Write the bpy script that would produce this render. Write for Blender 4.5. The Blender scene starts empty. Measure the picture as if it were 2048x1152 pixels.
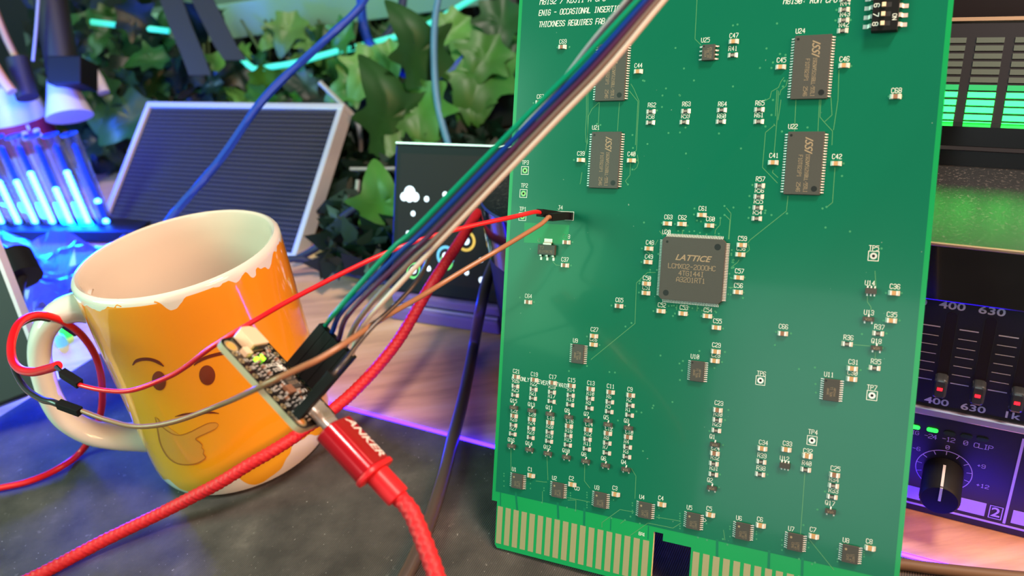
import bpy, math, random
from mathutils import Vector as V, Matrix
S = 0.001   # builders work in millimetres
scene = bpy.context.scene
col = scene.collection
random.seed(7)
# ------------------------------------------------------------------ camera
CAMP = V((0, 0, 218.775)); PITCH = 0.503728; ROLL = -0.14478; FPX = 1582.28
_f = V((0, math.cos(PITCH), -math.sin(PITCH))); _r = V((1, 0, 0)); _u = _r.cross(_f)
_c, _s = math.cos(ROLL), math.sin(ROLL)
CR = _c*_r + _s*_u; CU = -_s*_r + _c*_u; CF = _f
cam = bpy.data.cameras.new('camera'); cam.sensor_width = 36; cam.lens = FPX*36/2048
cam.clip_start = 0.005; cam.clip_end = 20
cam.dof.use_dof = True; cam.dof.focus_distance = 0.262; cam.dof.aperture_fstop = 13
co = bpy.data.objects.new('camera', cam); col.objects.link(co)
co.matrix_world = Matrix((( CR.x, CU.x, -CF.x, CAMP.x*S), (CR.y, CU.y, -CF.y, CAMP.y*S), (CR.z, CU.z, -CF.z, CAMP.z*S), (0,0,0,1)))
scene.camera = co
# ------------------------------------------------------------------ light, world, exposure
vs = scene.view_settings
vs.view_transform = 'Standard'; vs.look = 'None'; vs.exposure = 0.3; vs.gamma = 1; vs.use_curve_mapping = False
w = bpy.data.worlds.new('world'); scene.world = w; w.use_nodes = True
bg = w.node_tree.nodes['Background']; bg.inputs[0].default_value = (0.30, 0.45, 0.6, 1); bg.inputs[1].default_value = 0.20

def area(name, loc, target, size, power, color, sy=None):
    l = bpy.data.lights.new(name, 'AREA'); l.energy = power; l.color = color; l.size = size
    if sy: l.shape = 'RECTANGLE'; l.size_y = sy
    o = bpy.data.objects.new(name, l); col.objects.link(o)
    o.location = V(loc)*S; o.rotation_euler = (V(target)-V(loc)).to_track_quat('-Z', 'Y').to_euler()
    return o
area('ceiling_lamp', (330, 60, 950), (20, 260, 60), 0.16, 7.5, (1.0, 0.88, 0.76))
area('window_light', (-700, 130, 420), (-60, 250, 60), 0.3, 4.4, (0.48, 1.0, 0.74))
area('board_patch_fill', (-400, -15, 262), (-10, 245, 85), 0.13, 0.12, (0.40, 1.0, 0.5))  # added green fill for a bright patch at the board's left edge
area('board_reflection_fill', (-330, -450, 270), (40, 220, 60), 0.30, 0.45, (0.75, 0.92, 0.9))  # added pale fill, placed to reflect in the board's lower right
area('orange_lamp', (420, -150, 420), (-60, 300, 30), 0.3, 4.2, (1.0, 0.50, 0.24))

# ------------------------------------------------------------------ materials
MATS = {}
def mat(name, rgb=(0.5,0.5,0.5), rough=0.5, metal=0.0, emit=None, es=0.0, coat=0.0, trans=0.0, alpha=1.0, spec=0.5, sss=0):
    if name in MATS: return MATS[name]
    m = bpy.data.materials.new(name); m.use_nodes = True
    b = m.node_tree.nodes['Principled BSDF']
    b.inputs['Base Color'].default_value = (*rgb, 1); b.inputs['Roughness'].default_value = rough
    b.inputs['Metallic'].default_value = metal; b.inputs['Coat Weight'].default_value = coat
    b.inputs['Coat Roughness'].default_value = 0.06
    b.inputs['Transmission Weight'].default_value = trans; b.inputs['Alpha'].default_value = alpha
    b.inputs['Specular IOR Level'].default_value = spec
    b.inputs['Subsurface Weight'].default_value = sss
    if sss: b.inputs['Subsurface Radius'].default_value = (.002,.002,.002)
    if emit: b.inputs['Emission Color'].default_value = (*emit, 1); b.inputs['Emission Strength'].default_value = es
    MATS[name] = m; return m
class N:   # small node helper
    def __init__(s, m): s.t = m.node_tree; s.b = s.t.nodes['Principled BSDF']
    def n(s, typ, **k):
        x = s.t.nodes.new(typ)
        for a, v in k.items():
            if a.startswith('i_'): 
                key = a[2:]; key = int(key) if key.isdigit() else key.replace('_', ' ')
                x.inputs[key].default_value = v
            else: setattr(x, a, v)
        return x
    def l(s, a, b): s.t.links.new(a, b)
    def ramp(s, fac, stops):
        r = s.n('ShaderNodeValToRGB'); e = r.color_ramp.elements
        e[0].position, e[0].color = stops[0][0], (*stops[0][1], 1); e[1].position, e[1].color = stops[-1][0], (*stops[-1][1], 1)
        for p, c in stops[1:-1]: q = e.new(p); q.color = (*c, 1)
        s.l(fac, r.inputs[0]); return r.outputs[0]
    def coord(s, scale=(1,1,1), kind='Object'):
        tc = s.n('ShaderNodeTexCoord'); mp = s.n('ShaderNodeMapping'); mp.inputs['Scale'].default_value = scale
        s.l(tc.outputs[kind], mp.inputs[0]); return mp.outputs[0]
    def noise(s, vec, scale, detail=3, rough=0.5):
        x = s.n('ShaderNodeTexNoise'); x.inputs['Scale'].default_value = scale; x.inputs['Detail'].default_value = detail; x.inputs['Roughness'].default_value = rough
        s.l(vec, x.inputs['Vector']); return x.outputs[0]
    def math(s, op, a, b=None, c=None):
        x = s.n('ShaderNodeMath', operation=op)
        for i, v in enumerate((a, b, c)):
            if v is None: continue
            if isinstance(v, (int, float)): x.inputs[i].default_value = v
            else: s.l(v, x.inputs[i])
        return x.outputs[0]
    def mix(s, fac, a, b):
        x = s.n('ShaderNodeMix', data_type='RGBA')
        for sock, v in ((x.inputs[0], fac), (x.inputs[6], a), (x.inputs[7], b)):
            if isinstance(v, tuple): sock.default_value = (*v, 1)
            elif isinstance(v, (int, float)): sock.default_value = v
            else: s.l(v, sock)
        return x.outputs[2]
    def bump(s, h, strength=0.3, dist=0.0002):
        x = s.n('ShaderNodeBump'); x.inputs['Strength'].default_value = strength; x.inputs['Distance'].default_value = dist
        s.l(h, x.inputs['Height']); s.l(x.outputs[0], s.b.inputs['Normal'])
    def color(s, c): s.l(c, s.b.inputs['Base Color'])
    def rough(s, c): s.l(c, s.b.inputs['Roughness'])

# desk wood
m = mat('wood', rough=0.38); q = N(m); v = q.coord((4, 26, 20)); a = q.noise(v, 3.2, 6, 0.6); b_ = q.noise(q.coord((30, 240, 60)), 4, 4)
q.color(q.mix(q.math('MULTIPLY', b_, 0.5), q.ramp(a, [(0.3, (0.42,0.20,0.10)), (0.5, (0.76,0.40,0.20)), (0.7, (0.86,0.52,0.29))]), (0.64,0.33,0.16)))
q.bump(b_, 0.25)
# mat fabric
m = mat('mat_fabric', rough=0.85, spec=0.3); q = N(m)
rotm = q.n('ShaderNodeMapping'); tc = q.n('ShaderNodeTexCoord'); q.l(tc.outputs['Object'], rotm.inputs[0]); rotm.inputs['Rotation'].default_value = (0,0,0.55)
wv = q.n('ShaderNodeTexWave', bands_direction='X'); wv.inputs['Scale'].default_value = 420; wv.inputs['Distortion'].default_value = 0.4; q.l(rotm.outputs[0], wv.inputs[0])
nz = q.noise(q.coord(), 45, 5, 0.6); sp = q.noise(q.coord(), 620, 2, 0.6); sp2 = q.noise(q.coord(), 130, 3, 0.7)
base = q.ramp(nz, [(0.35, (0.052,0.045,0.043)), (0.60, (0.100,0.086,0.080)), (0.75, (0.18,0.155,0.14))])
base = q.mix(q.math('MULTIPLY', wv.outputs[1], 0.5), base, (0.018,0.017,0.018))
spk = q.ramp(sp, [(0.70, (0,0,0)), (0.76, (1,1,1))]); spk2 = q.ramp(sp2, [(0.66, (0,0,0)), (0.78, (1,1,1))])
base = q.mix(q.math('MULTIPLY', spk, 0.75), base, (0.45,0.42,0.40)); base = q.mix(q.math('MULTIPLY', spk2, 0.4), base, (0.34,0.3,0.28))
q.color(base); q.bump(wv.outputs[1], 0.5, 0.0003)
# mug glaze: orange print over white ceramic, chipped near rim and foot
m = mat('mug_glaze', rough=0.09, coat=0.6); q = N(m)
tc = q.n('ShaderNodeTexCoord'); sx = q.n('ShaderNodeSeparateXYZ'); q.l(tc.outputs['Object'], sx.inputs[0])
z = sx.outputs[2]
n1 = q.noise(q.coord((1,1,0.5)), 75, 2.5, 0.5); n2 = q.noise(q.coord((1,1,0.4)), 50, 2, 0.4)
top = q.math('GREATER_THAN', q.math('ADD', z, q.math('MULTIPLY', n1, 0.026)), 0.1065)
band = q.math('GREATER_THAN', z, 0.0938)
thin = q.math('GREATER_THAN', q.noise(q.coord(), 95, 3), 0.43)
band = q.math('MULTIPLY', band, thin)
bot = q.math('LESS_THAN', q.math('SUBTRACT', z, q.math('MULTIPLY', q.math('POWER', n2, 2.0), 0.034)), -0.0018)
lip = q.math('GREATER_THAN', z, 0.0953)
white = q.math('MAXIMUM', q.math('MAXIMUM', top, bot), q.math('MAXIMUM', band, lip))
gr = q.n('ShaderNodeMapRange'); gr.inputs['From Min'].default_value = 0.0; gr.inputs['From Max'].default_value = 0.08; q.l(z, gr.inputs[0])
org = q.mix(gr.outputs[0], (0.90,0.42,0.015), (0.93,0.31,0.012))
q.color(q.mix(white, org, (0.80,0.74,0.66)))
bm_ = q.n('ShaderNodeBump'); bm_.inputs['Strength'].default_value = 0.5; bm_.inputs['Distance'].default_value = 0.0002; bm_.invert = True
q.l(white, bm_.inputs['Height']); q.l(bm_.outputs[0], q.b.inputs['Normal'])
mat('ceramic', (0.80,0.74,0.67), 0.10, coat=0.5)
mat('face_brown', (0.16,0.025,0.012), 0.12, coat=0.5)
mat('eye_brown', (0.20,0.035,0.012), 0.10, coat=0.6)
mat('hand_print', (0.74,0.32,0.04), 0.12, coat=0.5)
mat('hand_outline', (0.42,0.14,0.02), 0.12, coat=0.5)
# board
m = mat('solder_mask', (0.003,0.140,0.075), 0.22, coat=0.25); q = N(m)
nn = q.noise(q.coord(), 30, 2); q.rough(q.math('ADD', q.math('MULTIPLY', nn, 0.1), 0.17))
spd = q.ramp(q.noise(q.coord(), 900, 1), [(0.80, (0,0,0)), (0.83, (1,1,1))])
q.color(q.mix(q.math('MULTIPLY', spd, 0.5), (0.003,0.140,0.075), (0.5,0.6,0.5)))
mat('laminate', (0.006,0.30,0.085), 0.24, coat=0.3, sss=0.0)
m = mat('cut_edge', (0.62,0.58,0.26), 0.8); q = N(m); q.bump(q.noise(q.coord(), 1500, 2), 0.8, 0.0003)
mat('trace', (0.10,0.30,0.12), 0.3, coat=0.3); mat('via', (0.05,0.28,0.13), 0.35)
mat('pad_pour', (0.004,0.235,0.075), 0.22, coat=0.3)
mat('silk', (0.85,0.86,0.80), 0.6); mat('gold', (0.50,0.41,0.22), 0.38, 0.45); mat('pad_green', (0.25,0.62,0.20), 0.35); mat('mask_trace', (0.004,0.17,0.085), 0.25)
mat('brown_cord', (0.14,0.075,0.035), 0.6)
mat('tin', (0.86,0.83,0.77), 0.26, 0.35); mat('hole', (0.004,0.002,0.006), 0.9)
m = mat('epoxy', (0.062,0.056,0.050), 0.5); q = N(m); q.bump(q.noise(q.coord(), 2600, 2), 0.35, 0.0001)
mat('mark', (0.34,0.24,0.15), 0.6); mat('mark_dim', (0.22,0.17,0.12), 0.6); mat('dimple', (0.012,0.012,0.012), 0.4)
mat('cap_tan', (0.55,0.30,0.13), 0.45); mat('cap_brown', (0.30,0.14,0.08), 0.45); mat('res_black', (0.025,0.022,0.02), 0.4)
mat('res_white', (0.6,0.55,0.48), 0.5)
mat('black_plastic', (0.010,0.010,0.011), 0.5, spec=0.12); mat('black_matte', (0.014,0.013,0.016), 0.6)
mat('cream_plastic', (0.85,0.66,0.45), 0.4); mat('cream_conn', (0.78,0.62,0.42), 0.45)
mat('steel', (0.62,0.58,0.54), 0.38, 0.6); mat('mask_black', (0.012,0.010,0.009), 0.25, coat=0.3); mat('fr4_edge', (0.36,0.33,0.22), 0.6)
mat('led_green', (0.2,0.8,0.05), 0.4, emit=(0.30,1.0,0.02), es=2.5)
# wires
mat('red_wire', (0.80,0.010,0.018), 0.28); mat('black_wire', (0.02,0.018,0.018), 0.3); mat('brown_wire', (0.33,0.145,0.07), 0.33)
mat('green_wire', (0.0,0.24,0.13), 0.25); mat('blue_wire', (0.003,0.035,0.26), 0.25); mat('purple_wire', (0.06,0.018,0.07), 0.28)
mat('grey_wire', (0.17,0.125,0.11), 0.3); mat('white_wire', (0.60,0.52,0.46), 0.3); mat('dark_wire', (0.05,0.04,0.04), 0.3); mat('solder', (0.8,0.8,0.75), 0.15, 1)
mat('grey_cable', (0.075,0.052,0.045), 0.38)
m = mat('red_braid', (0.62,0.010,0.018), 0.55); q = N(m); q.bump(q.noise(q.coord(), 1600, 3), 0.4, 0.0003)
mat('red_anodised', (0.50,0.006,0.014), 0.22, 0.35, coat=0.3); mat('red_rubber', (0.70,0.012,0.020), 0.4); mat('logo_silver', (0.85,0.78,0.75), 0.3, 0.2)
m = mat('blue_braid', (0.005,0.05,0.42), 0.55); m = mat('navy_braid', (0.02,0.03,0.09), 0.6); mat('paleblue_wire', (0.10,0.25,0.42), 0.4)
mat('clear_wire', (0.35,0.36,0.36), 0.3)
# electronics
mat('gloss_black', (0.006,0.006,0.008), 0.12, coat=0.3); mat('panel_navy', (0.010,0.010,0.018), 0.4); mat('panel_grey', (0.022,0.022,0.026), 0.3)
m = mat('dusty_black', (0.01,0.01,0.01), 0.4, spec=1.0); q = N(m)
d = q.noise(q.coord(), 900, 2, 0.7); d2 = q.noise(q.coord(), 60, 3)
dd = q.math('MULTIPLY', q.ramp(d, [(0.56, (0,0,0)), (0.76, (1,1,1))]), q.ramp(d2, [(0.3, (0.2,)*3), (0.7, (1,1,1))]))
q.color(q.mix(q.math('MULTIPLY', dd, 0.55), (0.010,0.010,0.010), (0.38,0.34,0.30))); q.rough(q.math('ADD', q.math('MULTIPLY', dd, 0.25), 0.40)); q.bump(d, 0.25, 0.0001); q.b.inputs['Coat Weight'].default_value = 1.0; q.b.inputs['Coat Roughness'].default_value = 0.36; q.b.inputs['Coat IOR'].default_value = 1.9
mat('label_white', (0.62,0.60,0.60), 0.5); mat('label_purplelit', (0.55,0.42,0.85), 0.5); mat('edge_metal', (0.62,0.42,0.26), 0.35, 0.7)  # mixer labels carry the purple edge light in their colour
mat('rail_silver', (0.62,0.58,0.72), 0.3, 0.7)
mat('seg_lit', (0.05,0.8,0.4), 0.4, emit=(0.006,1.0,0.033), es=6.5); mat('seg_half', (0.02,0.22,0.1), 0.4, emit=(0.0,0.5,0.10), es=0.6); mat('seg_off', (0.085,0.12,0.10), 0.4)
mat('led_lit_green', (0,1,0.1), 0.4, emit=(0.03,1.0,0.06), es=1.6); mat('led_off', (0.01,0.03,0.02), 0.3)
mat('led_red', (1,0,0), 0.4, emit=(1.0,0.01,0.02), es=3); mat('smoke_clear', (0.035,0.04,0.045), 0.18, coat=0.4)
mat('led_purple', (0.3,0.05,0.9), 0.4, emit=(0.012,0.003,1.0), es=28.0)
mat('led_blue', (0.1,0.4,1), 0.4, emit=(0.03,0.20,1.0), es=34); mat('led_blue_dim', (0.0,0.05,0.4), 0.3, emit=(0.0,0.06,0.9), es=0.5)
m = mat('tube_clear', (0.25,0.40,0.9), 0.08, trans=1.0, alpha=0.35)
mat('teal_strip', (0.1,0.6,0.5), 0.4, emit=(0.03,0.62,0.42), es=1.0)
mat('frame_silver', (0.68,0.64,0.62), 0.35, 0.3)
m = mat('mesh_screen', rough=0.6, spec=0.12); q = N(m); c_ = q.coord(); sx = q.n('ShaderNodeSeparateXYZ'); q.l(c_, sx.inputs[0])
a = q.math('SINE', q.math('MULTIPLY', sx.outputs[0], 2*math.pi/0.0017)); b_ = q.math('SINE', q.math('MULTIPLY', sx.outputs[1], 2*math.pi/0.0036))
pr = q.math('MULTIPLY', q.math('ADD', a, 1.0), q.math('ADD', b_, 1.0))
q.color(q.ramp(q.math('MULTIPLY', pr, 0.25), [(0.05, (0.010,0.009,0.010)), (0.6, (0.10,0.085,0.085))])); q.bump(pr, 0.5, 0.0004)
mat('screen_black', (0.020,0.013,0.013), 0.5, spec=0.12); mat('purplelit_base', (0.20,0.12,0.30), 0.35)  # dock foot: purple glow of the mat edge is put into its colour
mat('ui_white', (0.8,0.85,0.9), 0.4, emit=(0.75,0.85,0.95), es=0.9); mat('ui_green', (0.1,0.5,0.1), 0.4, emit=(0.12,0.55,0.12), es=0.7)
mat('ui_blue', (0.1,0.4,0.6), 0.4, emit=(0.12,0.38,0.6), es=0.7); mat('ui_amber', (0.7,0.4,0.05), 0.4, emit=(0.65,0.36,0.04), es=0.7)
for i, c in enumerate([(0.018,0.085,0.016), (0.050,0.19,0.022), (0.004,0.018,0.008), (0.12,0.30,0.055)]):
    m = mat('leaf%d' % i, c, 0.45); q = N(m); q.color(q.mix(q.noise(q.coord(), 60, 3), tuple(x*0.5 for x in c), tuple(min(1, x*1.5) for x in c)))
mat('stem_green', (0.08,0.14,0.05), 0.6); mat('backing_dark', (0.01,0.02,0.012), 0.9); mat('wall_paint', (0.015,0.03,0.03), 0.9)
mat('shelf_greenlit', (0.22,0.46,0.34), 0.3); mat('bottle_white', (0.72,0.72,0.80), 0.35); mat('label_red', (0.35,0.02,0.05), 0.5)  # shelf: the green light on it is mixed into its base colour
mat('copper_shaft', (0.62,0.36,0.26), 0.35, 0.6); mat('amber_plastic', (0.65,0.32,0.10), 0.4); mat('white_plastic', (0.62,0.58,0.66), 0.4)
m = mat('bag_film_bluelit', (0.05,0.07,0.42), 0.2, alpha=0.85); q = N(m); q.bump(q.noise(q.coord(), 25, 3), 1.0, 0.004)  # clear film; blue light from the tubes is painted into its colour

# ------------------------------------------------------------------ geometry helpers
class MB:
    def __init__(s): s.v = []; s.f = []; s.mi = []; s.cur = 0
    def add(s, verts, faces):
        o = len(s.v); s.v += [tuple(x) for x in verts]; s.f += [tuple(i+o for i in f) for f in faces]; s.mi += [s.cur]*len(faces); return s
    def box(s, c, d, R=None):
        x, y, z = (t/2 for t in d); P = [V((a, b, e)) for a in (-x, x) for b in (-y, y) for e in (-z, z)]
        if R: P = [R @ p for p in P]
        c = V(c); return s.add([p+c for p in P], [(0,1,3,2), (4,6,7,5), (0,4,5,1), (2,3,7,6), (0,2,6,4), (1,5,7,3)])
    def prism(s, poly, z0, z1, f=None):
        n = len(poly); f = f or (lambda x, y, z: V((x, y, z)))
        return s.add([f(x, y, z0) for x, y in poly]+[f(x, y, z1) for x, y in poly],
                     [tuple(range(n))[::-1], tuple(range(n, 2*n))]+[(i, (i+1) % n, n+(i+1) % n, n+i) for i in range(n)])
    def lathe(s, prof, n=32, M=None, cap=True):
        M = M or Matrix(); vs_ = []; fs = []
        for r, z in prof:
            for k in range(n): a = 2*math.pi*k/n; vs_.append(M @ V((r*math.cos(a), r*math.sin(a), z)))
        for i in range(len(prof)-1):
            for k in range(n): fs.append((i*n+k, i*n+(k+1) % n, (i+1)*n+(k+1) % n, (i+1)*n+k))
        if cap: fs.append(tuple(range(n))[::-1]); fs.append(tuple((len(prof)-1)*n+k for k in range(n)))
        return s.add(vs_, fs)
    def tube(s, pts, r, n=10, cap=True, rf=None):
        P = [V(p) for p in pts]; T = [(P[min(i+1, len(P)-1)]-P[max(i-1, 0)]).normalized() for i in range(len(P))]
        up = V((0,0,1)) if abs(T[0].z) < 0.9 else V((1,0,0)); A = (up - T[0]*up.dot(T[0])).normalized(); vs_ = []; fs = []; L = 0
        for i, p in enumerate(P):
            if i: L += (p-P[i-1]).length
            A = (A - T[i]*A.dot(T[i])).normalized(); B = T[i].cross(A)
            for k in range(n):
                a = 2*math.pi*k/n; rr = r if not callable(r) else r(L)
                if rf: rr *= rf(a, L)
                vs_.append(p + (A*math.cos(a)+B*math.sin(a))*rr)
        for i in range(len(P)-1):
            for k in range(n): fs.append((i*n+k, i*n+(k+1) % n, (i+1)*n+(k+1) % n, (i+1)*n+k))
        if cap: fs.append(tuple(range(n))[::-1]); fs.append(tuple((len(P)-1)*n+k for k in range(n)))
        return s.add(vs_, fs)
    def mesh(s, name, mats, smooth=False):
        me = bpy.data.meshes.new(name); me.from_pydata([(x*S, y*S, z*S) for x, y, z in s.v], [], s.f)
        for m_ in (mats if isinstance(mats, (list, tuple)) else [mats]): me.materials.append(MATS[m_])
        if any(s.mi): me.polygons.foreach_set('material_index', s.mi)
        if smooth: me.polygons.foreach_set('use_smooth', [True]*len(s.f))
        me.update()
        if smooth: me.set_sharp_from_angle(angle=math.radians(40))
        return me
    def build(s, name, mats, parent=None, smooth=False, frame=None, bevel=0):
        o = bpy.data.objects.new(name, s.mesh(name, mats, smooth)); col.objects.link(o)
        if parent: o.parent = parent
        if frame: o.matrix_local = frame
        if bevel:
            b = o.modifiers.new('edge', 'BEVEL'); b.width = bevel*S; b.segments = 2; b.limit_method = 'ANGLE'
        return o
def cr(pts, step=1.5):   # Catmull-Rom
    P = [V(p) for p in pts]; P = [P[0]*2-P[1]]+P+[P[-1]*2-P[-2]]; out = []
    for i in range(1, len(P)-2):
        a, b, c, d = P[i-1:i+3]; n = max(2, int((c-b).length/step))
        for k in range(n):
            t = k/n; out.append(0.5*((2*b)+(c-a)*t+(2*a-5*b+4*c-d)*t*t+(3*b-a-3*c+d)*t**3))
    out.append(P[-2]); return out
def frame(o, X, Y, Z, s=S): 
    return Matrix(((X[0], Y[0], Z[0], o[0]*s), (X[1], Y[1], Z[1], o[1]*s), (X[2], Y[2], Z[2], o[2]*s), (0,0,0,1)))
def tag(o, label, cat, group=None, kind=None):
    if label: o['label'] = label
    if cat: o['category'] = cat
    if group: o['group'] = group
    if kind: o['kind'] = kind
    return o
def empty(name, label, cat, fr=None, loc=None, group=None):
    o = bpy.data.objects.new(name, None); col.objects.link(o); o.empty_display_size = 0.01
    if fr: o.matrix_world = fr
    elif loc: o.location = V(loc)*S
    return tag(o, label, cat, group)
def stuff(o): o['kind'] = 'stuff'; return o
def at(px, py, d):     # pixel and depth along the view -> world point
    return CAMP + (CF + CR*((px-1024)/FPX) - CU*((py-576)/FPX))*d
def hit(px, py, P0, n):
    r = CF + CR*((px-1024)/FPX) - CU*((py-576)/FPX); return CAMP + r*((P0-CAMP).dot(n)/r.dot(n))
def onz(px, py, z=0): return hit(px, py, V((0,0,z)), V((0,0,1)))

# stroke font
G = {k: [[tuple(map(float, p.split(','))) for p in st.split()] for st in s_.split(';')] for k, s_ in {
'A':'0,0 0,4 2,6 4,4 4,0;0,2 4,2','B':'0,0 0,6 3,6 4,5 4,4 3,3 0,3;3,3 4,2 4,1 3,0 0,0','C':'4,1 3,0 1,0 0,1 0,5 1,6 3,6 4,5','D':'0,0 0,6 2.5,6 4,4.5 4,1.5 2.5,0 0,0',
'E':'4,0 0,0 0,6 4,6;0,3 3,3','F':'0,0 0,6 4,6;0,3 3,3','G':'4,5 3,6 1,6 0,5 0,1 1,0 3,0 4,1 4,3 2,3','H':'0,0 0,6;4,0 4,6;0,3 4,3','I':'1,0 3,0;2,0 2,6;1,6 3,6',
'J':'0,1 1,0 2,0 3,1 3,6;1,6 4,6','K':'0,0 0,6;4,6 0,2;1,3 4,0','L':'0,6 0,0 4,0','M':'0,0 0,6 2,4 4,6 4,0','N':'0,0 0,6 4,0 4,6','O':'1,0 0,1 0,5 1,6 3,6 4,5 4,1 3,0 1,0',
'P':'0,0 0,6 3,6 4,5 4,4 3,3 0,3','Q':'1,0 0,1 0,5 1,6 3,6 4,5 4,1 3,0 1,0;2,2 4,0','R':'0,0 0,6 3,6 4,5 4,4 3,3 0,3;2,3 4,0','S':'0,1 1,0 3,0 4,1 4,2 3,3 1,3 0,4 0,5 1,6 3,6 4,5',
'T':'0,6 4,6;2,6 2,0','U':'0,6 0,1 1,0 3,0 4,1 4,6','V':'0,6 2,0 4,6','W':'0,6 1,0 2,3 3,0 4,6','X':'0,0 4,6;0,6 4,0','Y':'0,6 2,3 4,6;2,3 2,0','Z':'0,6 4,6 0,0 4,0',
'0':'1,0 0,1 0,5 1,6 3,6 4,5 4,1 3,0 1,0;0,1 4,5','1':'1,5 2,6 2,0;1,0 3,0','2':'0,5 1,6 3,6 4,5 4,4 0,1 0,0 4,0','3':'0,5 1,6 3,6 4,5 4,4 3,3 1,3;3,3 4,2 4,1 3,0 1,0 0,1',
'4':'3,0 3,6 0,2 4,2','5':'4,6 0,6 0,4 3,4 4,3 4,1 3,0 0,0','6':'4,5 3,6 1,6 0,5 0,1 1,0 3,0 4,1 4,2 3,3 0,3','7':'0,6 4,6 4,5 1,0','8':'1,3 0,4 0,5 1,6 3,6 4,5 4,4 3,3 1,3 0,2 0,1 1,0 3,0 4,1 4,2 3,3',
'9':'0,1 1,0 3,0 4,1 4,5 3,6 1,6 0,5 0,4 1,3 4,3','-':'0.5,3 3.5,3','/':'0,0 4,6',':':'2,1.5 2,2;2,4 2,4.5','.':'2,0 2,0.5',"'":'2,6 2,5','(':'3,6 2,5 2,1 3,0',')':'1,6 2,5 2,1 1,0','+':'0.5,3 3.5,3;2,1.5 2,4.5',',':'2,1 1.5,-0.5'}.items()}
def stroke(mb, txt, x, y, h, z=0.03, wd=0.17, rot=0.0, align='c', pitch=None, xs=1.0, slant=0.0):
    k = h/6; adv = pitch or 5.6*k*xs; L = adv*len(txt)-(adv-4*k*xs); x0 = -L/2 if align == 'c' else 0
    c, s_ = math.cos(rot), math.sin(rot)
    for i, ch in enumerate(txt):
        for st in G.get(ch, []):
            for a, b in zip(st, st[1:]):
                A = V((x0+i*adv+a[0]*k*xs+slant*a[1]*k, a[1]*k-h/2)); B = V((x0+i*adv+b[0]*k*xs+slant*b[1]*k, b[1]*k-h/2))
                d = (B-A); 
                if d.length < 1e-6: continue
                d.normalize(); nrm = V((-d.y, d.x))*wd/2; e = d*wd*0.4
                q4 = [A-e+nrm, A-e-nrm, B+e-nrm, B+e+nrm]
                mb.add([(x+p.x*c-p.y*s_, y+p.x*s_+p.y*c, z) for p in q4], [(0,1,2,3)])
def ribbon(mb, pts, wd, z):
    for A, B in zip(pts, pts[1:]):
        A = V(A); B = V(B); d = (B-A).normalized(); n_ = V((-d.y, d.x))*wd/2; e = d*wd*0.3
        mb.add([(p.x, p.y, z) for p in (A-e+n_, A-e-n_, B+e-n_, B+e+n_)], [(0,1,2,3)])
def disc(mb, x, y, r, z, n=10, r0=None):
    if r0 is None: mb.add([(x+r*math.cos(2*math.pi*k/n), y+r*math.sin(2*math.pi*k/n), z) for k in range(n)], [tuple(range(n))])
    else:
        P = [(x+q*math.cos(2*math.pi*k/n), y+q*math.sin(2*math.pi*k/n), z) for q in (r0, r) for k in range(n)]
        mb.add(P, [(k, n+k, n+(k+1) % n, (k+1) % n) for k in range(n)])
def fonttext(txt, size, parent, name, matn, fr, shear=0.0, bold=0.0, ext=0.02, sx=1.0, align='CENTER'):
    cu = bpy.data.curves.new(name, 'FONT'); cu.body = txt; cu.size = size*S; cu.shear = shear; cu.offset = bold*S; cu.extrude = ext*S
    cu.align_x = align; cu.align_y = 'CENTER'; cu.resolution_u = 3
    t = bpy.data.objects.new(name, cu); me = bpy.data.meshes.new_from_object(t); bpy.data.objects.remove(t)
    if sx != 1: 
        for v_ in me.vertices: v_.co.x *= sx
    me.materials.clear(); me.materials.append(MATS[matn])
    o = bpy.data.objects.new(name, me); col.objects.link(o); o.parent = parent; o.matrix_local = fr; return o
def T(x, y, z, rz=0): return Matrix.Translation(V((x, y, z))*S) @ Matrix.Rotation(rz, 4, 'Z')

# ------------------------------------------------------------------ setting
o = MB().box((150, 550, -18), (2400, 1700, 30)).build('floor', 'wood'); o['kind'] = 'structure'; o['label'] = 'light maple wooden desk top under everything'
o.name = 'floor'
o = MB().box((0, 1130, 450), (2600, 20, 1200)).build('wall_back', 'wall_paint'); o['kind'] = 'structure'
# desk mat
c0 = V((-232.8, 397.1)); e1 = (V((114.7, 177.3))-c0).normalized(); e2 = (V((-268.3, 341.1))-c0).normalized()
far = c0+e1*760; poly = [c0, c0+e2*520, c0+e2*520+e1*700+V((0,-100)), V((far.x+80, far.y-500)), far]
matr = MB().prism([(p.x, p.y) for p in poly], -2.9, 0).build('desk_mat', 'mat_fabric', bevel=0.6)
tag(matr, 'dark grey woven desk mat under the white-rimmed orange mug, specked with dust', 'desk mat')
MB().tube([(c0.x+e1.x*t, c0.y+e1.y*t+1.3, -0.9) for t in (10, 250, 500, 740)], 1.15, 8).build('edge_light', 'led_purple', matr, smooth=True)

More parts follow.
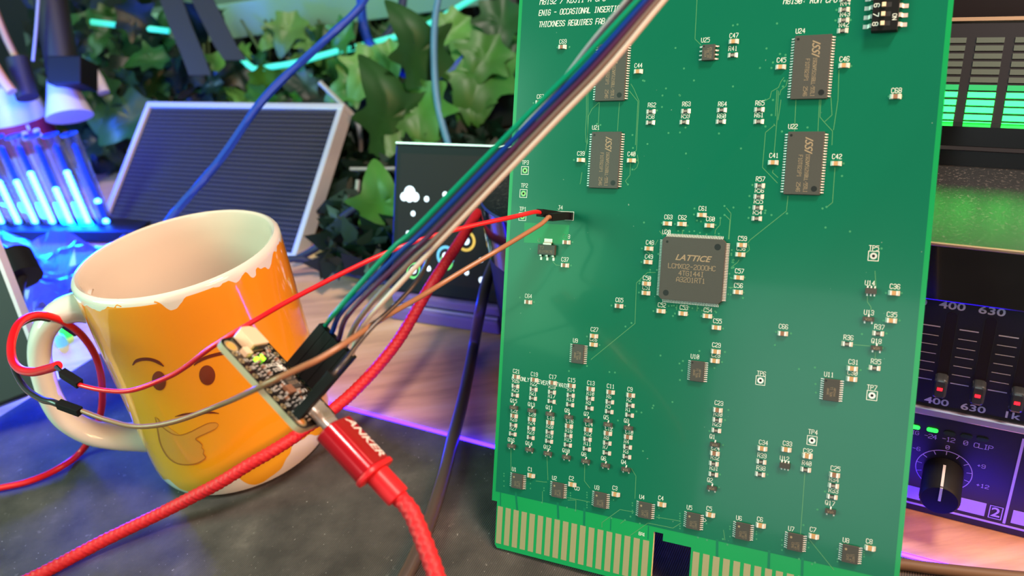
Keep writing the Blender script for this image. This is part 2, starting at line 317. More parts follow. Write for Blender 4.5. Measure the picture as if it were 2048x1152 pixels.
# ------------------------------------------------------------------ the big circuit board
BO = V((-18.976, 211.771, 12.41)); BX = V((0.8702,-0.4917,0.0306)).normalized(); BZ = V((-0.451,-0.7697,0.4512)).normalized(); BY = BZ.cross(BX).normalized(); BX = BY.cross(BZ)
BF = frame(BO, BX, BY, BZ)
def B(px, py, h=0.0):
    p = hit(px, py, BO+BZ*h, BZ)-BO; return p.dot(BX), p.dot(BY)
outline = [(0,4.1), (2.1,4.1), (2.1,-11.6), (3.0,-12.8), (59.9,-12.8), (59.9,6.0), (63.0,6.0), (63.0,3.6), (72.3,3.6), (72.3,-12.8), (129.6,-12.8), (129.6,4.1), (131.75,4.1), (131.75,216), (0,216)]
mb = MB(); n = len(outline)
mb.add([(x, y, -1.57) for x, y in outline]+[(x, y, 0) for x, y in outline], [tuple(range(n))[::-1], tuple(range(n, 2*n))])
mb.cur = 1; mb.add([(x, y, -1.57) for x, y in outline]+[(x, y, 0) for x, y in outline], [(i, (i+1) % n, n+(i+1) % n, n+i) for i in range(n)])
board = mb.build('circuit_board', ['laminate', 'cut_edge'])
board.matrix_world = BF
tag(board, 'tall green printed circuit board standing on gold edge contacts before the rack gear', 'circuit board')
MB().prism([(1.3,7.6), (130.4,7.6), (130.4,215), (1.3,215)], 0, 0.035).build('copper_pour', 'solder_mask', board)
MB().prism([B(1049,445), B(1048,485), B(1135,488.5), B(1139,450)][::-1], 0.035, 0.06).build('copper_pour', 'pad_pour', board)
# lighter patches under the regulator and traces on bare band
fm = MB().prism([(0,-11.1), (2.05,-11.1), (2.05,2.5), (0,2.5)], 0, 0.05).mesh('contact_finger', 'gold')
for u0 in (2.55, 73.05):
    for k in range(18):
        o = bpy.data.objects.new('contact_finger', fm); col.objects.link(o); o.parent = board; o.location = V((u0+k*3.175, 0, 0))*S
# silkscreen and traces
silk = MB(); silk2 = MB(); tr = MB(); vi = MB()
LAB = """C69,1126,83;C44,1277,131;C67,1081,193;R62,1304,210;R58,1301,233;R63,1373,208;R59,1371,232;R64,1445,208;R60,1443,232;R65,1520,206;R61,1518,230;U21,1192,255;C39,1162,307;C40,1263,308
U22,1586,253;C41,1548,311;C42,1674,313;U24,1601,62;C45,1563,120;C46,1689,118;R44,1691,6;R43,1690,28;R42,1688,49;C47,1468,71;R41,1466,97;U25,1411,80;C68,1793,181;R57,1521,358;R56,1519,380.5;R55,1517,402.5;R54,1515,424.5
C61,1406,417;C60,1421,438;C63,1337,434;C62,1365,435;C48,1300,485;C49,1298,513;C50,1294,556;C51,1293,575;C59,1485,477;C58,1482,496.5;C57,1479,542;C56,1477,571;C52,1324,610;C53,1368,615;C54,1416,620;C55,1435,642
U20,1333,464;TP3,1051,325;TP2,1049,371;TP1,1046,418;J4,1121,415;U,1078,480;C38,1133,473;C37,1130,519;C64,1057,592;C65,1239,600;C27,1189,659;C26,1187,678;U9,1151,681;U10,1390,713;C29,1433,690;C28,1432,710
C23,1438,806;R30,1436,828;R29,1434,848;Q1,1425,873;C24,1431,896;R32,1430,915;R31,1428,936;Q2,1420,960;C1,1060.5,938.5;C2,1143,956.5;C3,1230,976;C4,1322,996;C5,1418.5,1017;C6,1520,1038.5;C7,1626,1059;C8,1738.5,1082.5
U1,1028.5,938.5;U2,1109,956;U3,1194,975;U4,1284,994;U5,1379,1015;U6,1478,1036;U7,1582.5,1057.5;U8,1692,1080.5;C25,1671,937;R34,1668,959;R33,1667,981;Q17,1660,1006;R39,1524,911;R38,1522,936;C34,1527,885;C33,1575,887
U12,1569,917;C32,1616,902;R40,1613.5,926.5;TP4,1626,864;TP5,1748,496;TP6,1523,747;TP7,1744,775;U14,1740,566;C36,1790,573;U13,1738,625;C35,1784,629;R37,1759,654;R36,1697,675;Q18,1753,682;R35,1752,723;C31,1707,724;C30,1705,745.5;U11,1658,749;C66,1567,653"""
for it in LAB.replace('\n', ';').split(';'):
    t, x, y = it.split(','); u, v_ = B(float(x), float(y)); stroke(silk, t, u, v_, 1.32, 0.06, 0.15, pitch=0.92, xs=0.76)
COLS = [  # zoomed px of the seven driver columns: (label, x, y, comp x, comp y)
 [('C21',265,62,257,117),('R26',260,158,250,212),('R25',255,248,246,303),('Q15',237,358,240,425),('C22',245,458,236,510),('R28',238,543,230,603),('R27',233,635,223,692),('Q16',213,750,217,810)],
 [('C19',445,92,438,148),('R22',440,188,432,243),('R21',433,282,426,334),('Q13',415,395,420,455),('C20',425,492,413,545),('R24',418,578,408,635),('R23',410,672,403,728),('Q14',390,785,396,845)],
 [('C17',630,118,623,178),('R18',623,217,616,272),('R17',618,310,612,366),('Q11',595,425,602,490),('C18',610,526,597,577),('R20',598,615,592,672),('R19',595,710,587,765),('Q12',573,822,580,885)],
 [('C15',818,150,812,208),('R14',812,247,804,304),('R13',806,342,798,399),('Q9',772,455,790,520),('C16',800,560,786,612),('R16',790,655,780,708),('R15',783,745,775,803),('Q10',762,857,767,922)],
 [('C13',1012,180,1003,240),('R10',1006,282,998,335),('R9',988,375,991,433),('Q7',965,490,984,555),('C14',993,592,978,648),('R12',983,688,972,745),('R11',977,785,966,843),('Q8',940,893,960,962)],
 [('C11',1210,212,1203,272),('R6',1192,312,1196,370),('R5',1185,410,1190,468),('Q5',1163,523,1183,595),('C12',1192,635,1176,685),('R8',1167,725,1170,783),('R7',1158,820,1166,882),('Q6',1138,935,1158,1005)],
 [('C9',1403,243,1405,303),('R2',1395,345,1400,405),('R1',1385,443,1394,503),('Q3',1368,558,1388,630),('C10',1395,670,1380,722),('R4',1368,765,1374,822),('R3',1362,862,1367,920),('Q4',1340,972,1362,1045)]]
zc = lambda x, y: (980+x/5.009, 730+y/5.009)
PARTS = []   # kind, px, py
for cc in COLS:
    for t, lx, ly, cx, cy in cc:
        u, v_ = B(*zc(lx, ly)); stroke(silk, t, u, v_, 1.32, 0.06, 0.15, pitch=0.92, xs=0.76)
        k = {'C': 'P', 'R': 'R', 'Q': 'Q'}[t[0]]; PARTS.append((k, *zc(cx, cy)))
def addp(k, s_):
    for it in s_.split(';'): x, y = it.split(','); PARTS.append((k, float(x), float(y)))
addp('T', '1276,143;1161,320;1262,321;1546,325;1672,327;1561,134;1688,131;1467,83;1403,430;1418,451;1334,447;1363,448;1297,497;1295,524;1292,567;1291,586;1483,490;1480,509;1477,555;1475,584;1321,622;1365,627;1414,632;1432,655;1187,672;1186,689;1431,703;1429,721.5;1061.5,951.2;1143.7,969;1230.7,988.7;1322.8,1009;1420,1029.7;1521,1051;1627,1072.7;1739.8,1096.4;1524,897;1572,899;1614,912;1788,586;1782,641;1704,737;1703,758')
addp('D', '1124,94;1078,205;1791,193;1132,484.5;1129,530.5;1055.5,604;1237,612;1565,667;1435,820;1429,906.6;1668.6,950')
addp('R', '1301,223;1300,245;1371,222;1368,244;1443,220;1441,243;1518,219;1517,243;1690,-2;1688,19;1687,40;1685,61;1465,110;1519,371;1517,393;1515,415;1513,437;1434,840;1432,861;1427,927.5;1426,949;1666.5,971.7;1663.8,994;1522,923.7;1519.6,948.8;1611,939.5;1756,667;1694,688;1749,736')
addp('Q', '1430,889;1424,976;1661,1022.6;1737,638;1753,696')
# white lines of writing at the top and among the driver columns
def line(txt, x0, y0, x1, y1, h, wd=0.22):
    a = V(B(x0, y0)); b = V(B(x1, y1)); p = (b-a).length/len(txt)
    rot = math.atan2(b.y-a.y, b.x-a.x); k = h/6
    stroke(silk2, txt, a.x, a.y, h, 0.06, wd, rot, 'l', pitch=p, xs=p/(5.5*k), slant=0.12)
line('M8192 / KDJ11-A CPU', 1080, 4, 1213, -4, 1.75)
line('ENIG - OCCASIONAL INSERTION', 1078, 26, 1247, 16.5, 1.75)
line('THICKNESS REQUIRES FAB RE', 1078, 49, 1229, 41, 1.75)
line('M8190: ROM CPU', 1567, 3, 1676, -1, 1.5, 0.19)
line('(C', 1021, 755, 1036, 757, 1.35, 0.17); line('ONLY', 1041, 757.5, 1059, 760, 1.35, 0.17); line('EVER', 1076, 763, 1097, 767, 1.35, 0.17); line('IVATE', 1112, 768, 1137, 773, 1.35, 0.17)
for t, x, y, h, r in (('BA1', 1284, 1068, 1.0, 0), ('B', 1154, 977, 1.7, -math.pi/2), ('A', 1408, 1040, 1.5, -math.pi/2)):
    u, v_ = B(x, y); stroke(silk, t, u, v_, h, 0.06, 0.16, r, pitch=h*0.7)
for t, x, y in (('TP3',1050,341),('TP2',1047,387),('TP1',1045,433),('TP4',1624,881),('TP5',1747,512),('TP6',1521,761),('TP7',1744,791)):
    u, v_ = B(x, y); q_ = 1.35; ribbon(silk, [(u-q_, v_-q_), (u+q_, v_-q_), (u+q_, v_+q_), (u-q_, v_+q_), (u-q_, v_-q_)], 0.17, 0.06)
    tp = MB(); disc(tp, u, v_, 0.95, 0.07, 20, 0.42); o = tp.build('test_pad', 'tin' if t in ('TP4','TP5','TP6','TP7') else 'pad_green', board)
    tp = MB(); disc(tp, u, v_, 0.42, 0.065, 14); tp.build('drill_hole', 'hole', o)
u, v_ = B(1143, 432); ribbon(silk, [(u+0.8, v_-1.4), (u+0.8, v_+1.4), (u-6, v_+1.4), (u-6, v_-1.4), (u+0.8, v_-1.4)], 0.16, 0.06)
stuff(silk.build('silkscreen_print', 'silk', board)); stuff(silk2.build('silkscreen_print', 'silk', board))
TR = """1394,0 1390,78 1402,90;1173,175 1173,230 1171,262 1172,285;1176,172 1176,228 1175,288;1198,205 1184,218 1177,232 1175,275 1172,300 1168,310;1199,205 1196,262;1239,205 1235,262;1262,168 1268,178 1278,202 1273,300 1265,312;1259,182 1276,203 1271,290
1275,310 1277,325 1274,335 1268,340;1261,325 1260,350 1251,362 1256,370;1164,345 1161,365 1160,368;1168,318 1172,322 1172,330;1568,155 1562,163 1557,175 1543,183 1540,196 1533,200;1575,160 1572,172 1562,180 1559,190;1554,180 1551,232;1557,182 1554,240 1548,310;1562,200 1560,215 1556,240
1592,199 1589,262;1639,198 1636,262;1642,199 1640,234 1650,246 1665,262 1664,290;1662,195 1664,230 1650,243;1678,140 1676,200 1667,260;1549,250 1531,265 1525,335 1555,366;1548,248 1550,252;1546,340 1545,345 1556,355;1670,335 1665,405 1654,414;1576,392 1573,422 1500,480 1496,486;1497,488 1499,500 1480,515
1453,416 1462,427 1458,478;1450,430 1460,440 1457,478;1441,438 1440,450 1431,460 1430,468;1311,545 1295,545 1273,566 1270,647 1182,719;1478,520 1475,525 1463,534;1471,575 1457,575;1022,895 1022,942;1094,912 1096,960;1169.5,930 1169,962 1180,976;1263,937 1272,952 1270,997;1072,962 1088,964 1094,964
1135,995 1150,998 1180,1004;1136,1000 1152,1000 1151.7,1020;1085,983 1085,1003;1204,1055 1204,1045 1240,1019 1268,1024;1259,1072 1296,1046 1346,1056 1362,1046;1313,1034 1337,1038 1360,1042;1241,1047 1250,1040;1610,943 1601,1068;1618,1078 1668,1140;1447,1060 1450,1080;1704,689 1740,692
1106,523 1112,530 1122,531;1735,592 1735,604 1742,614 1742,620;1751,705 1750,720;1750,542 1752,575;1319,462 1326,471;1365,460 1365,470;1413,605 1412,618;1395,610 1394,622;1354,610 1353,620;1290,500 1303,510;1316,480 1310,490"""
for pl in TR.replace('\n', ';').split(';'):
    ribbon(tr, [B(*map(float, p.split(','))) for p in pl.split()], 0.17, 0.047)
wt = MB()
for x0, y0, x1, y1 in ((1031.5,985,1034.5,1020),(1115.5,1006,1116.5,1036),(1169,1017,1168,1052),(1434.5,1080,1434,1115),(1538.5,1102,1537,1140),(1605,1117,1604,1150),(1001,985,1001,1011),(1222,1035,1221,1060),(1297,1053,1296,1078)):
    ribbon(wt, [B(x0, y0), B(x1, y1)], 0.75 if x0 not in (1222, 1001, 1297) else 0.35, 0.04)
VX = """1115,95;1139,94;1067,206;1201,250;1194,248;1351,96;1368,137;1332,177;1325,191;1360,191;1324,214;1295,227;1314,221;1337,266;1295,288;1369,223;1371,255;1265,270;1289,162;1286,161;1388,161;1266,296;1256,369;1265,339;1148,320;1274,321;1288,445;1324,446;1350,448;1375,451;1389,417;1388,429;1394,441;1402,443;1431,450;1449,412;1449,430;1441,436;1467,415;1466,51;1475,49;1531,200;1546,200;1543,230;1533,97;1554,47;1560,108;1571,110;1543,136;1546,125;1520,136;1566,173;1569,162;1466,173;1359,190;1360,265;1438,267;1372,307;1482,297;1531,253;1505,370;1499,392;1499,415;1497,436;1530,426;1543,430;1531,421;1615,255;1564,263;1687,327;1684,352;1645,417;1653,414;1651,455;1700,463;1574,427;1778,193;1803,193;1702,132;1687,60;1673,20;1671,41;1701,40;1284,497;1283,524;1279,567;1278,585;1317,508;1314,540;1280,562;1493,490;1467,520;1467,535;1489,555;1487,585;1486,596;1307,622;1332,624;1350,627;1376,629;1403,632;1426,634;1446,657;1411,618;1346,632;1263,646;1321,711;1230,745;1219,744;1138,742;1174,673;1199,690;1174,732;1359,727;1364,741;1360,760;1366,722;1399,702;1429,736;1450,704;1444,724;1251,653;1345,804;1307,811;1305,816;1283,825;1273,823;1286,902;1236,841;1552,664;1582,667;1550,690;1598,738;1457,820;1450,840;1419,862;1446,890;1440,949;1438,975;1535,949;1630,735;1631,768;1632,785;1607,1050;1630,1125;1624,1128;1446,1078;1455,1089;1396,1075;1414,1080;1084,1005;1134,1015;1151,1021;1223,1036;1261,1033;1280,1047;1250,1040;1635,1019;1650,983;1708,1103;1772,586;1803,586;1767,641;1799,641;1773,667;1765,696;1736,737;1763,497;1724,668;1040,595;1068,604;1223,611;1250,612;1145,484;1142,531;1700,738;1721,740;1598,1118"""
for it in VX.split(';'):
    u, v_ = B(*map(float, it.split(','))); disc(vi, u, v_, 0.32, 0.05, 10)
for k in range(22):   # fan-out vias around the big chip
    for (x0, y0, x1, y1) in ((1330,462,1452,470), (1306,490,1300,585), (1325,612,1435,622), (1466,500,1458,600)):
        if random.random() < 0.55:
            t = (k+random.random()*0.6)/22; u, v_ = B(x0+(x1-x0)*t+random.uniform(-3,3), y0+(y1-y0)*t+random.uniform(-4,4)); disc(vi, u, v_, 0.28, 0.05, 8)
for ux in range(8):  # rows of vias beside the buffers
    for k in range(7):
        cx, cy = ((1034,962),(1114,981),(1200,1000),(1291,1021),(1386,1042),(1486,1063),(1590,1085),(1701,1108))[ux]
        s_ = random.choice((-26, 27)); u, v_ = B(cx+s_, cy-15+5*k); disc(vi, u, v_, 0.25, 0.05, 8)
stuff(tr.build('copper_traces', 'trace', board)); stuff(wt.build('copper_traces', 'mask_trace', board)); stuff(vi.build('copper_vias', 'via', board))
# --- chip components (meshes shared)
def wedge(sx_, w_, l0, l1, h):   # one end cap with its solder fillet
    a = sx_
    return MB().add([(a*l0,-w_/2,0.05),(a*(l1+0.5),-w_/2-0.05,0.05),(a*(l1+0.5),w_/2+0.05,0.05),(a*l0,w_/2,0.05),(a*l0,-w_/2,h),(a*(l1),-w_/2,h),(a*l1,w_/2,h),(a*l0,w_/2,h)],
        [(0,3,2,1),(4,5,6,7),(0,1,5,4),(3,7,6,2),(1,2,6,5),(0,4,7,3)] if a > 0 else [(0,1,2,3),(4,7,6,5),(0,4,5,1),(3,2,6,7),(1,5,6,2),(0,3,7,4)])
ME = {}
for nm, mt, h in (('T','cap_tan',0.95), ('D','cap_brown',0.95), ('P','cap_tan',0.7)):
    ME[nm] = ('capacitor', MB().box((0,0,h/2), (1.15,1.22,h-0.06)).mesh('capacitor', mt), wedge(1,1.28,0.55,1.02,h).mesh('terminal','tin'), wedge(-1,1.28,0.55,1.02,h).mesh('terminal','tin'))
ME['P'] = ('capacitor', MB().box((0,0,0.35), (1.15,1.22,0.66)).mesh('capacitor', 'cap_brown'), ME['P'][2], ME['P'][3])
rb = MB().box((0,0,0.27), (1.35,1.22,0.5)); rb.cur = 1
stroke(rb, '103', 0, 0, 0.6, 0.53, 0.09, pitch=0.4)
ME['R'] = ('resistor', rb.mesh('resistor', ['res_black','res_white']), wedge(1,1.28,0.62,1.02,0.54).mesh('terminal','tin'), wedge(-1,1.28,0.62,1.02,0.54).mesh('terminal','tin'))
qb = MB().prism([(-1.45,-0.62),(1.45,-0.62),(1.45,0.62),(-1.45,0.62)], 0.12, 1.0); qb.cur = 1
stroke(qb, 'W1A', 0, 0, 0.7, 1.02, 0.09, pitch=0.55)
QB = qb.mesh('transistor', ['epoxy','mark'])
def lead_mesh(w_, reach, h, name='lead', r=0.12):   # gull wing along +x from the body side at x = 0
    pr_ = [(0,h), (reach*0.28,h), (reach*0.5,0.16), (reach,0.14)]; lo = [(0,h-r), (reach*0.2,h-r), (reach*0.42,0.05), (reach,0.04)]
    v_ = []; 
    for (x, z), (x2, z2) in zip(pr_, lo): v_ += [(x,-w_/2,z),(x,w_/2,z),(x2,w_/2,z2),(x2,-w_/2,z2)]
    f_ = []
    for i in range(3):
        a = i*4; f_ += [(a+j, a+4+j, a+4+(j+1) % 4, a+(j+1) % 4) for j in range(4)]
    f_.append((12,13,14,15)); return v_, f_
def leads(mb, n_, pitch, x, w_, reach, h, ang, cx=0, cy=0):
    v_, f_ = lead_mesh(w_, reach, h); c, s_ = math.cos(ang), math.sin(ang)
    for k in range(n_):
        off = (k-(n_-1)/2)*pitch
        mb.add([(cx+(a+x)*c-(b+off)*s_, cy+(a+x)*s_+(b+off)*c, z) for a, b, z in v_], f_)
QL = MB(); leads(QL, 1, 0, 0.6, 0.42, 0.75, 0.6, math.pi/2); QLM = QL.mesh('lead', 'tin')
QL = MB(); leads(QL, 1, 0, 0.6, 0.42, 0.75, 0.6, -math.pi/2); QLD = QL.mesh('lead', 'tin')
def child(name, me, par, x=0, y=0, z=0):
    o = bpy.data.objects.new(name, me); col.objects.link(o); o.parent = par; o.location = V((x, y, z))*S; return o
for k, px, py in PARTS:
    u, v_ = B(px, py, 0.4)
    if k == 'Q':
        o = child('transistor', QB, board, u, v_); child('lead', QLM, o); child('lead', QLD, o, -0.95); child('lead', QLD, o, 0.95)
    else:
        nm, b0, t1, t2 = ME[k]; o = child(nm, b0, board, u, v_); child('terminal', t1, o); child('terminal', t2, o)
def chip(name, corners, wh, ht, nl, pitch, reach, lw, label=None, top='epoxy', dimples=(), marks=(), four=False, cut=0.0, lh=0.6):
    cs = [B(*c, ht) for c in corners]; u = sum(c[0] for c in cs)/4; v_ = sum(c[1] for c in cs)/4; w_, h_ = wh
    c_ = cut or 0.12
    P = [(-w_/2+c_,-h_/2),(w_/2-c_,-h_/2),(w_/2,-h_/2+c_),(w_/2,h_/2-c_),(w_/2-c_,h_/2),(-w_/2+c_,h_/2),(-w_/2,h_/2-c_),(-w_/2,-h_/2+c_)]
    mb = MB(); n8 = 8; ins = 0.12
    ring = lambda k, z: [(x*k[0], y*k[1], z) for x, y in P]
    kk = ((w_-2*ins)/w_, (h_-2*ins)/h_)
    rs = [ring(kk, 0.12), ring((1,1), ht*0.45), ring((1,1), ht*0.62), ring(kk, ht)]
    mb.add([p for r_ in rs for p in r_], [tuple(range(8))[::-1], tuple(range(24,32))]+[(i*8+j, i*8+(j+1) % 8, (i+1)*8+(j+1) % 8, (i+1)*8+j) for i in range(3) for j in range(8)])
    o = mb.build(name, top, board); o.location = V((u, v_, 0))*S
    if label: o['label'] = label
    for sd in ((0, math.pi) if not four else (0, math.pi/2, math.pi, 3*math.pi/2)):
        m2 = MB(); leads(m2, nl, pitch, (w_ if sd in (0, math.pi) else h_)/2-0.02, lw, reach, lh, sd)
        stuff(m2.build('pin_row', 'tin', o))
    for dx, dy, r in dimples:
        m2 = MB(); disc(m2, dx, dy, r, ht+0.01, 20); m2.build('index_dimple', 'dimple', o)
    m2 = MB()
    for t, dx, dy, h, rot, p in marks: stroke(m2, t.replace('0', 'O'), dx, dy, h, ht+0.015, h*0.11, rot, 'c', pitch=p, xs=min(1.0, p/(h/6*5.2)))
    if marks: stuff(m2.build('part_marking', 'mark', o))
    return o, u, v_
NP = -math.pi/2
mem = [((1183.3,263.3),(1243.3,264),(1234.4,376.9),(1176.7,374.8)), ((1576,262.3),(1650,262.3),(1640,390.4),(1565.2,389.4)), ((1589.6,70.8),(1663.5,68.8),(1655,198),(1580,196.9)), ((1196,86),(1255,86.5),(1248,202.5),(1188.5,202))]
for cn in mem:
    o, u, v_ = chip('memory_chip', cn, (10.16,18.41), 1.05, 22, 0.8, 0.95, 0.36, 'grey-black memory chip with two long pin rows and bronze lettering', dimples=((3.4,-7.4,0.85), (-4.1,8.1,0.4)),
        marks=(('IS62WV51216BLL-55TLI', 1.0, -2.9, 1.0, NP, 0.56), ('F10T821P1  2546', -1.0, -3.0, 1.05, NP, 0.72)))
    fonttext('ISSI', 3.1, o, 'maker_lettering', 'mark', T(0.9, 5.6, 1.07, NP), shear=0.45, bold=0.04, ext=0.005)
o, u, v_ = chip('logic_chip', ((1323.7,476),(1454.5,482),(1441,607.3),(1316.4,594)), (20,20), 1.5, 36, 0.5, 1.0, 0.26, 'large square grey-black logic chip with pins on all four sides', dimples=((7.6,7.6,1.0), (-7.6,-7.8,0.95), (-8.3,8.4,0.4)), four=True, cut=0.9, lh=0.8,
    marks=(('LCMXO2-2000HC', 0, 0.9, 1.45, 0, 1.16), ('4TG144I', 0, -1.2, 1.45, 0, 1.16), ('A3201RT1', 0, -3.2, 1.45, 0, 1.16)))
fonttext('LATTICE', 2.55, o, 'maker_lettering', 'mark', T(0, 3.6, 1.52), shear=0.35, bold=0.05, ext=0.005, sx=1.12)
for cn in (((1143.8,687.7),(1168.3,690.8),(1166,728.3),(1142,725.8)), ((1381.7,721),(1409.5,724.6),(1406,764.6),(1378.8,761.4)), ((1648,758),(1681.6,760),(1677,804),(1644,800))):
    chip('buffer_chip', cn, (4.4,6.5), 1.0, 10, 0.65, 0.95, 0.28, dimples=((-1.6,2.6,0.28),), marks=(('AP244', 0.9, -0.5, 0.6, NP, 0.5), ('TI 52K', 0, -0.5, 0.6, NP, 0.5), ('ANVK', -0.9, -0.5, 0.6, NP, 0.5)))
z2 = lambda x, y: (960+x/4.452, 900+y/4.452)
z3 = lambda x, y: (1300+x/3.793, 900+y/3.793)
for zz, cn in ((z2, ((283,203),(383,220),(370,357),(275,340))), (z2, ((640,280),(748,305),(735,437),(632,417))), (z2, ((1015,365),(1130,395),(1115,530),(1005,505))), (z2, ((1410,455),(1530,483),(1517,625),(1402,597))),
               (z3, ((285,470),(382,492),(365,613),(270,595))), (z3, ((660,548),(755,568),(745,692),(650,672))), (z3, ((1055,628),(1155,652),(1145,775),(1045,755))), (z3, ((1470,715),(1575,742),(1565,868),(1460,850)))):
    o, u, v_ = chip('driver_chip', [zz(*c) for c in cn], (4.4,5.3), 1.05, 8, 0.65, 0.95, 0.28, marks=(('LVX07', 1.0, -0.9, 0.55, NP, 0.45), ('TI 47', 0.2, -0.9, 0.55, NP, 0.45), ('C3TE', -0.6, -0.9, 0.55, NP, 0.45)))
    m2 = MB(); disc(m2, -1.2, 1.4, 0.35, 1.07, 14); m2.build('index_dot', 'mark', o)
chip('memory_chip', ((1401,88),(1434,86),(1431,122),(1399,121)), (3.9,4.9), 1.35, 4, 1.27, 1.05, 0.42, 'small eight-pin black chip near the top of the board', dimples=((-1.4,1.8,0.28),), marks=(('25LC256', 0.8, -0.2, 0.55, NP, 0.5), ('ISN 2M', 0, -0.2, 0.55, NP, 0.5), ('2514', -0.8, -0.4, 0.55, NP, 0.5)))
# regulator, tiny six-pin chips
o, u, v_ = chip('voltage_regulator', ((1074,489),(1110,489),(1110.6,510.6),(1074,510)), (6.5,3.5), 1.6, 0, 1, 1, 1, 'black regulator with a broad silver tab', marks=(('TJ', -1.6, 0.7, 0.85, 0, 0.75), ('61M367E', 0, -0.6, 0.8, 0, 0.72)))
m2 = MB(); leads(m2, 1, 0, 1.7, 3.0, 2.1, 1.0, math.pi/2); m2.build('heat_tab', 'tin', o)
for dx in (-2.3, 0, 2.3): m2 = MB(); leads(m2, 1, 0, 1.7, 0.75, 1.9, 0.9, -math.pi/2, dx, 0); m2.build('lead', 'tin', o)
for cx, cy, s_ in ((1742,582,1), (1569.6,931.6,1)):
    u, v_ = B(cx, cy, 0.8); o = MB().prism([(-1.45,-0.8),(1.45,-0.8),(1.45,0.8),(-1.45,0.8)], 0.12, 1.1).build('regulator_chip', 'epoxy', board); o.location = V((u, v_, 0))*S
    for dx in (-0.95, 0, 0.95):
        for a in (1, -1): m2 = MB(); leads(m2, 1, 0, 0.78, 0.4, 0.7, 0.6, a*math.pi/2, dx*1, 0); m2.build('lead', 'tin', o)
# DIP switch
u, v_ = B(1768, 59, 2.3); yb = v_
sw = MB().box((0, 10.3, 1.4), (6.7, 21.4, 2.6)).build('dip_switch', 'black_plastic', board, bevel=0.15); sw.location = V((u, yb, 0))*S
lm = MB().box((0,0,2.95), (1.0,1.15,1.1)).mesh('switch_lever', 'cream_plastic'); sl = MB().box((0,0,2.72), (2.6,1.3,0.06)).mesh('switch_slot', 'black_matte')
for k in range(8):
    y = 1.55+k*2.54
    s2 = child('switch_slot', sl, sw, 0.1, y); child('switch_lever', lm, sw, -0.5, y)
    for a in (0, math.pi):
        m2 = MB(); leads(m2, 1, 0, 3.3, 1.15, 2.3, 1.2, a, 0, 0); o = m2.build('lead', 'tin', sw); o.location = V((0, y, 0))*S
m2 = MB()
for k in range(8): stroke(m2, str(8-k), -2.35, 1.55+k*2.54, 1.35, 2.73, 0.2, -math.pi/2)
stroke(m2, 'ON', 2.4, 3.2, 1.0, 2.73, 0.15, -math.pi/2); m2.build('switch_numbers', 'silk', sw)
# J4 header pins
u, v_ = B(1125, 432); m2 = MB()
for dx in (-2.54, 0, 2.54): m2.box((u+dx, v_, 1.3), (0.64, 0.64, 2.5))
hd = MB().box((u, v_, 0.6), (7.6, 2.4, 1.2)).build('pin_header', 'black_plastic', board); m2.build('header_pins', 'gold', hd)

# ------------------------------------------------------------------ mug
MG = V((-129.8, 292.7, 0.2)); MRt, MRb, MH = 40.3, 39.6, 96.2
def mr(z): return MRb+(MRt-MRb)*z/MH
prof = [(0.01,2.5),(30,2.5),(32,0),(35.5,0),(38.3,1.6),(39.3,4.5),(mr(10),10)]+[(mr(z_), z_) for z_ in (20,30,40,50,60,70,80,88,93)]+[(MRt-0.15,95),(MRt-0.9,96),(MRt-2,96.4)]
prof2 = [(MRt-2,96.4),(MRt-3.1,95.8),(MRt-3.6,94),(MRt-3.8,88),(MRt-3.9,60),(MRt-4,20),(MRt-6,10),(MRt-11,6.4),(10,5.6),(0.01,5.5)]
mug = MB().lathe(prof, 96, cap=False).build('mug', 'mug_glaze', smooth=True); mug.location = MG*S
tag(mug, 'glossy orange ceramic mug with a thinking face, chipped white rim, on the desk mat', 'mug')
mat('ceramic_inner_warmlit', (0.76,0.62,0.52), 0.12, coat=0.5)  # white glaze inside, with the warm peach light tinted into its colour
MB().lathe(prof2, 96, cap=False).build('mug_interior', 'ceramic_inner_warmlit', mug, smooth=True)
ph = math.radians(196); hd_ = V((math.cos(ph), math.sin(ph), 0)); hn = V((-hd_.y, hd_.x, 0))
hp = cr([hd_*r+V((0,0,z_)) for r, z_ in ((37,82),(43,83.5),(50,82.5),(57,77),(62,68),(64.5,57),(65.5,46),(64,36),(58,26.5),(50,21),(43,18),(37,16))], 2)
hm = MB(); n_ = 20; vs_ = []; fs = []
for i, p in enumerate(hp):
    tng = (hp[min(i+1, len(hp)-1)]-hp[max(i-1, 0)]).normalized(); s2 = hn.cross(tng)
    e = i/(len(hp)-1); w_ = 6.6+1.8*abs(2*e-1)**3; t_ = 4.3+2.4*abs(2*e-1)**4
    for k in range(n_): a = 2*math.pi*k/n_; vs_.append(p+hn*w_*math.cos(a)+s2*t_*math.sin(a))
for i in range(len(hp)-1):
    for k in range(n_): fs.append((i*n_+k, i*n_+(k+1) % n_, (i+1)*n_+(k+1) % n_, (i+1)*n_+k))
hm.add(vs_, fs).build('mug_handle', 'ceramic', mug, smooth=True)
def cyl(px, py, off=0.12):
    r = (CF + CR*((px-1024)/FPX) - CU*((py-576)/FPX)); dx, dy = CAMP.x-MG.x, CAMP.y-MG.y; R_ = 40.0
    a = r.x**2+r.y**2; b = 2*(dx*r.x+dy*r.y); c = dx*dx+dy*dy-R_*R_; t = (-b-math.sqrt(max(0, b*b-4*a*c)))/(2*a)
    p = CAMP+r*t-MG; th = math.atan2(p.y, p.x); rr = mr(p.z)+off; return V((rr*math.cos(th), rr*math.sin(th), p.z))
def cylth(px, py): p = cyl(px, py); return math.atan2(p.y, p.x), p.z
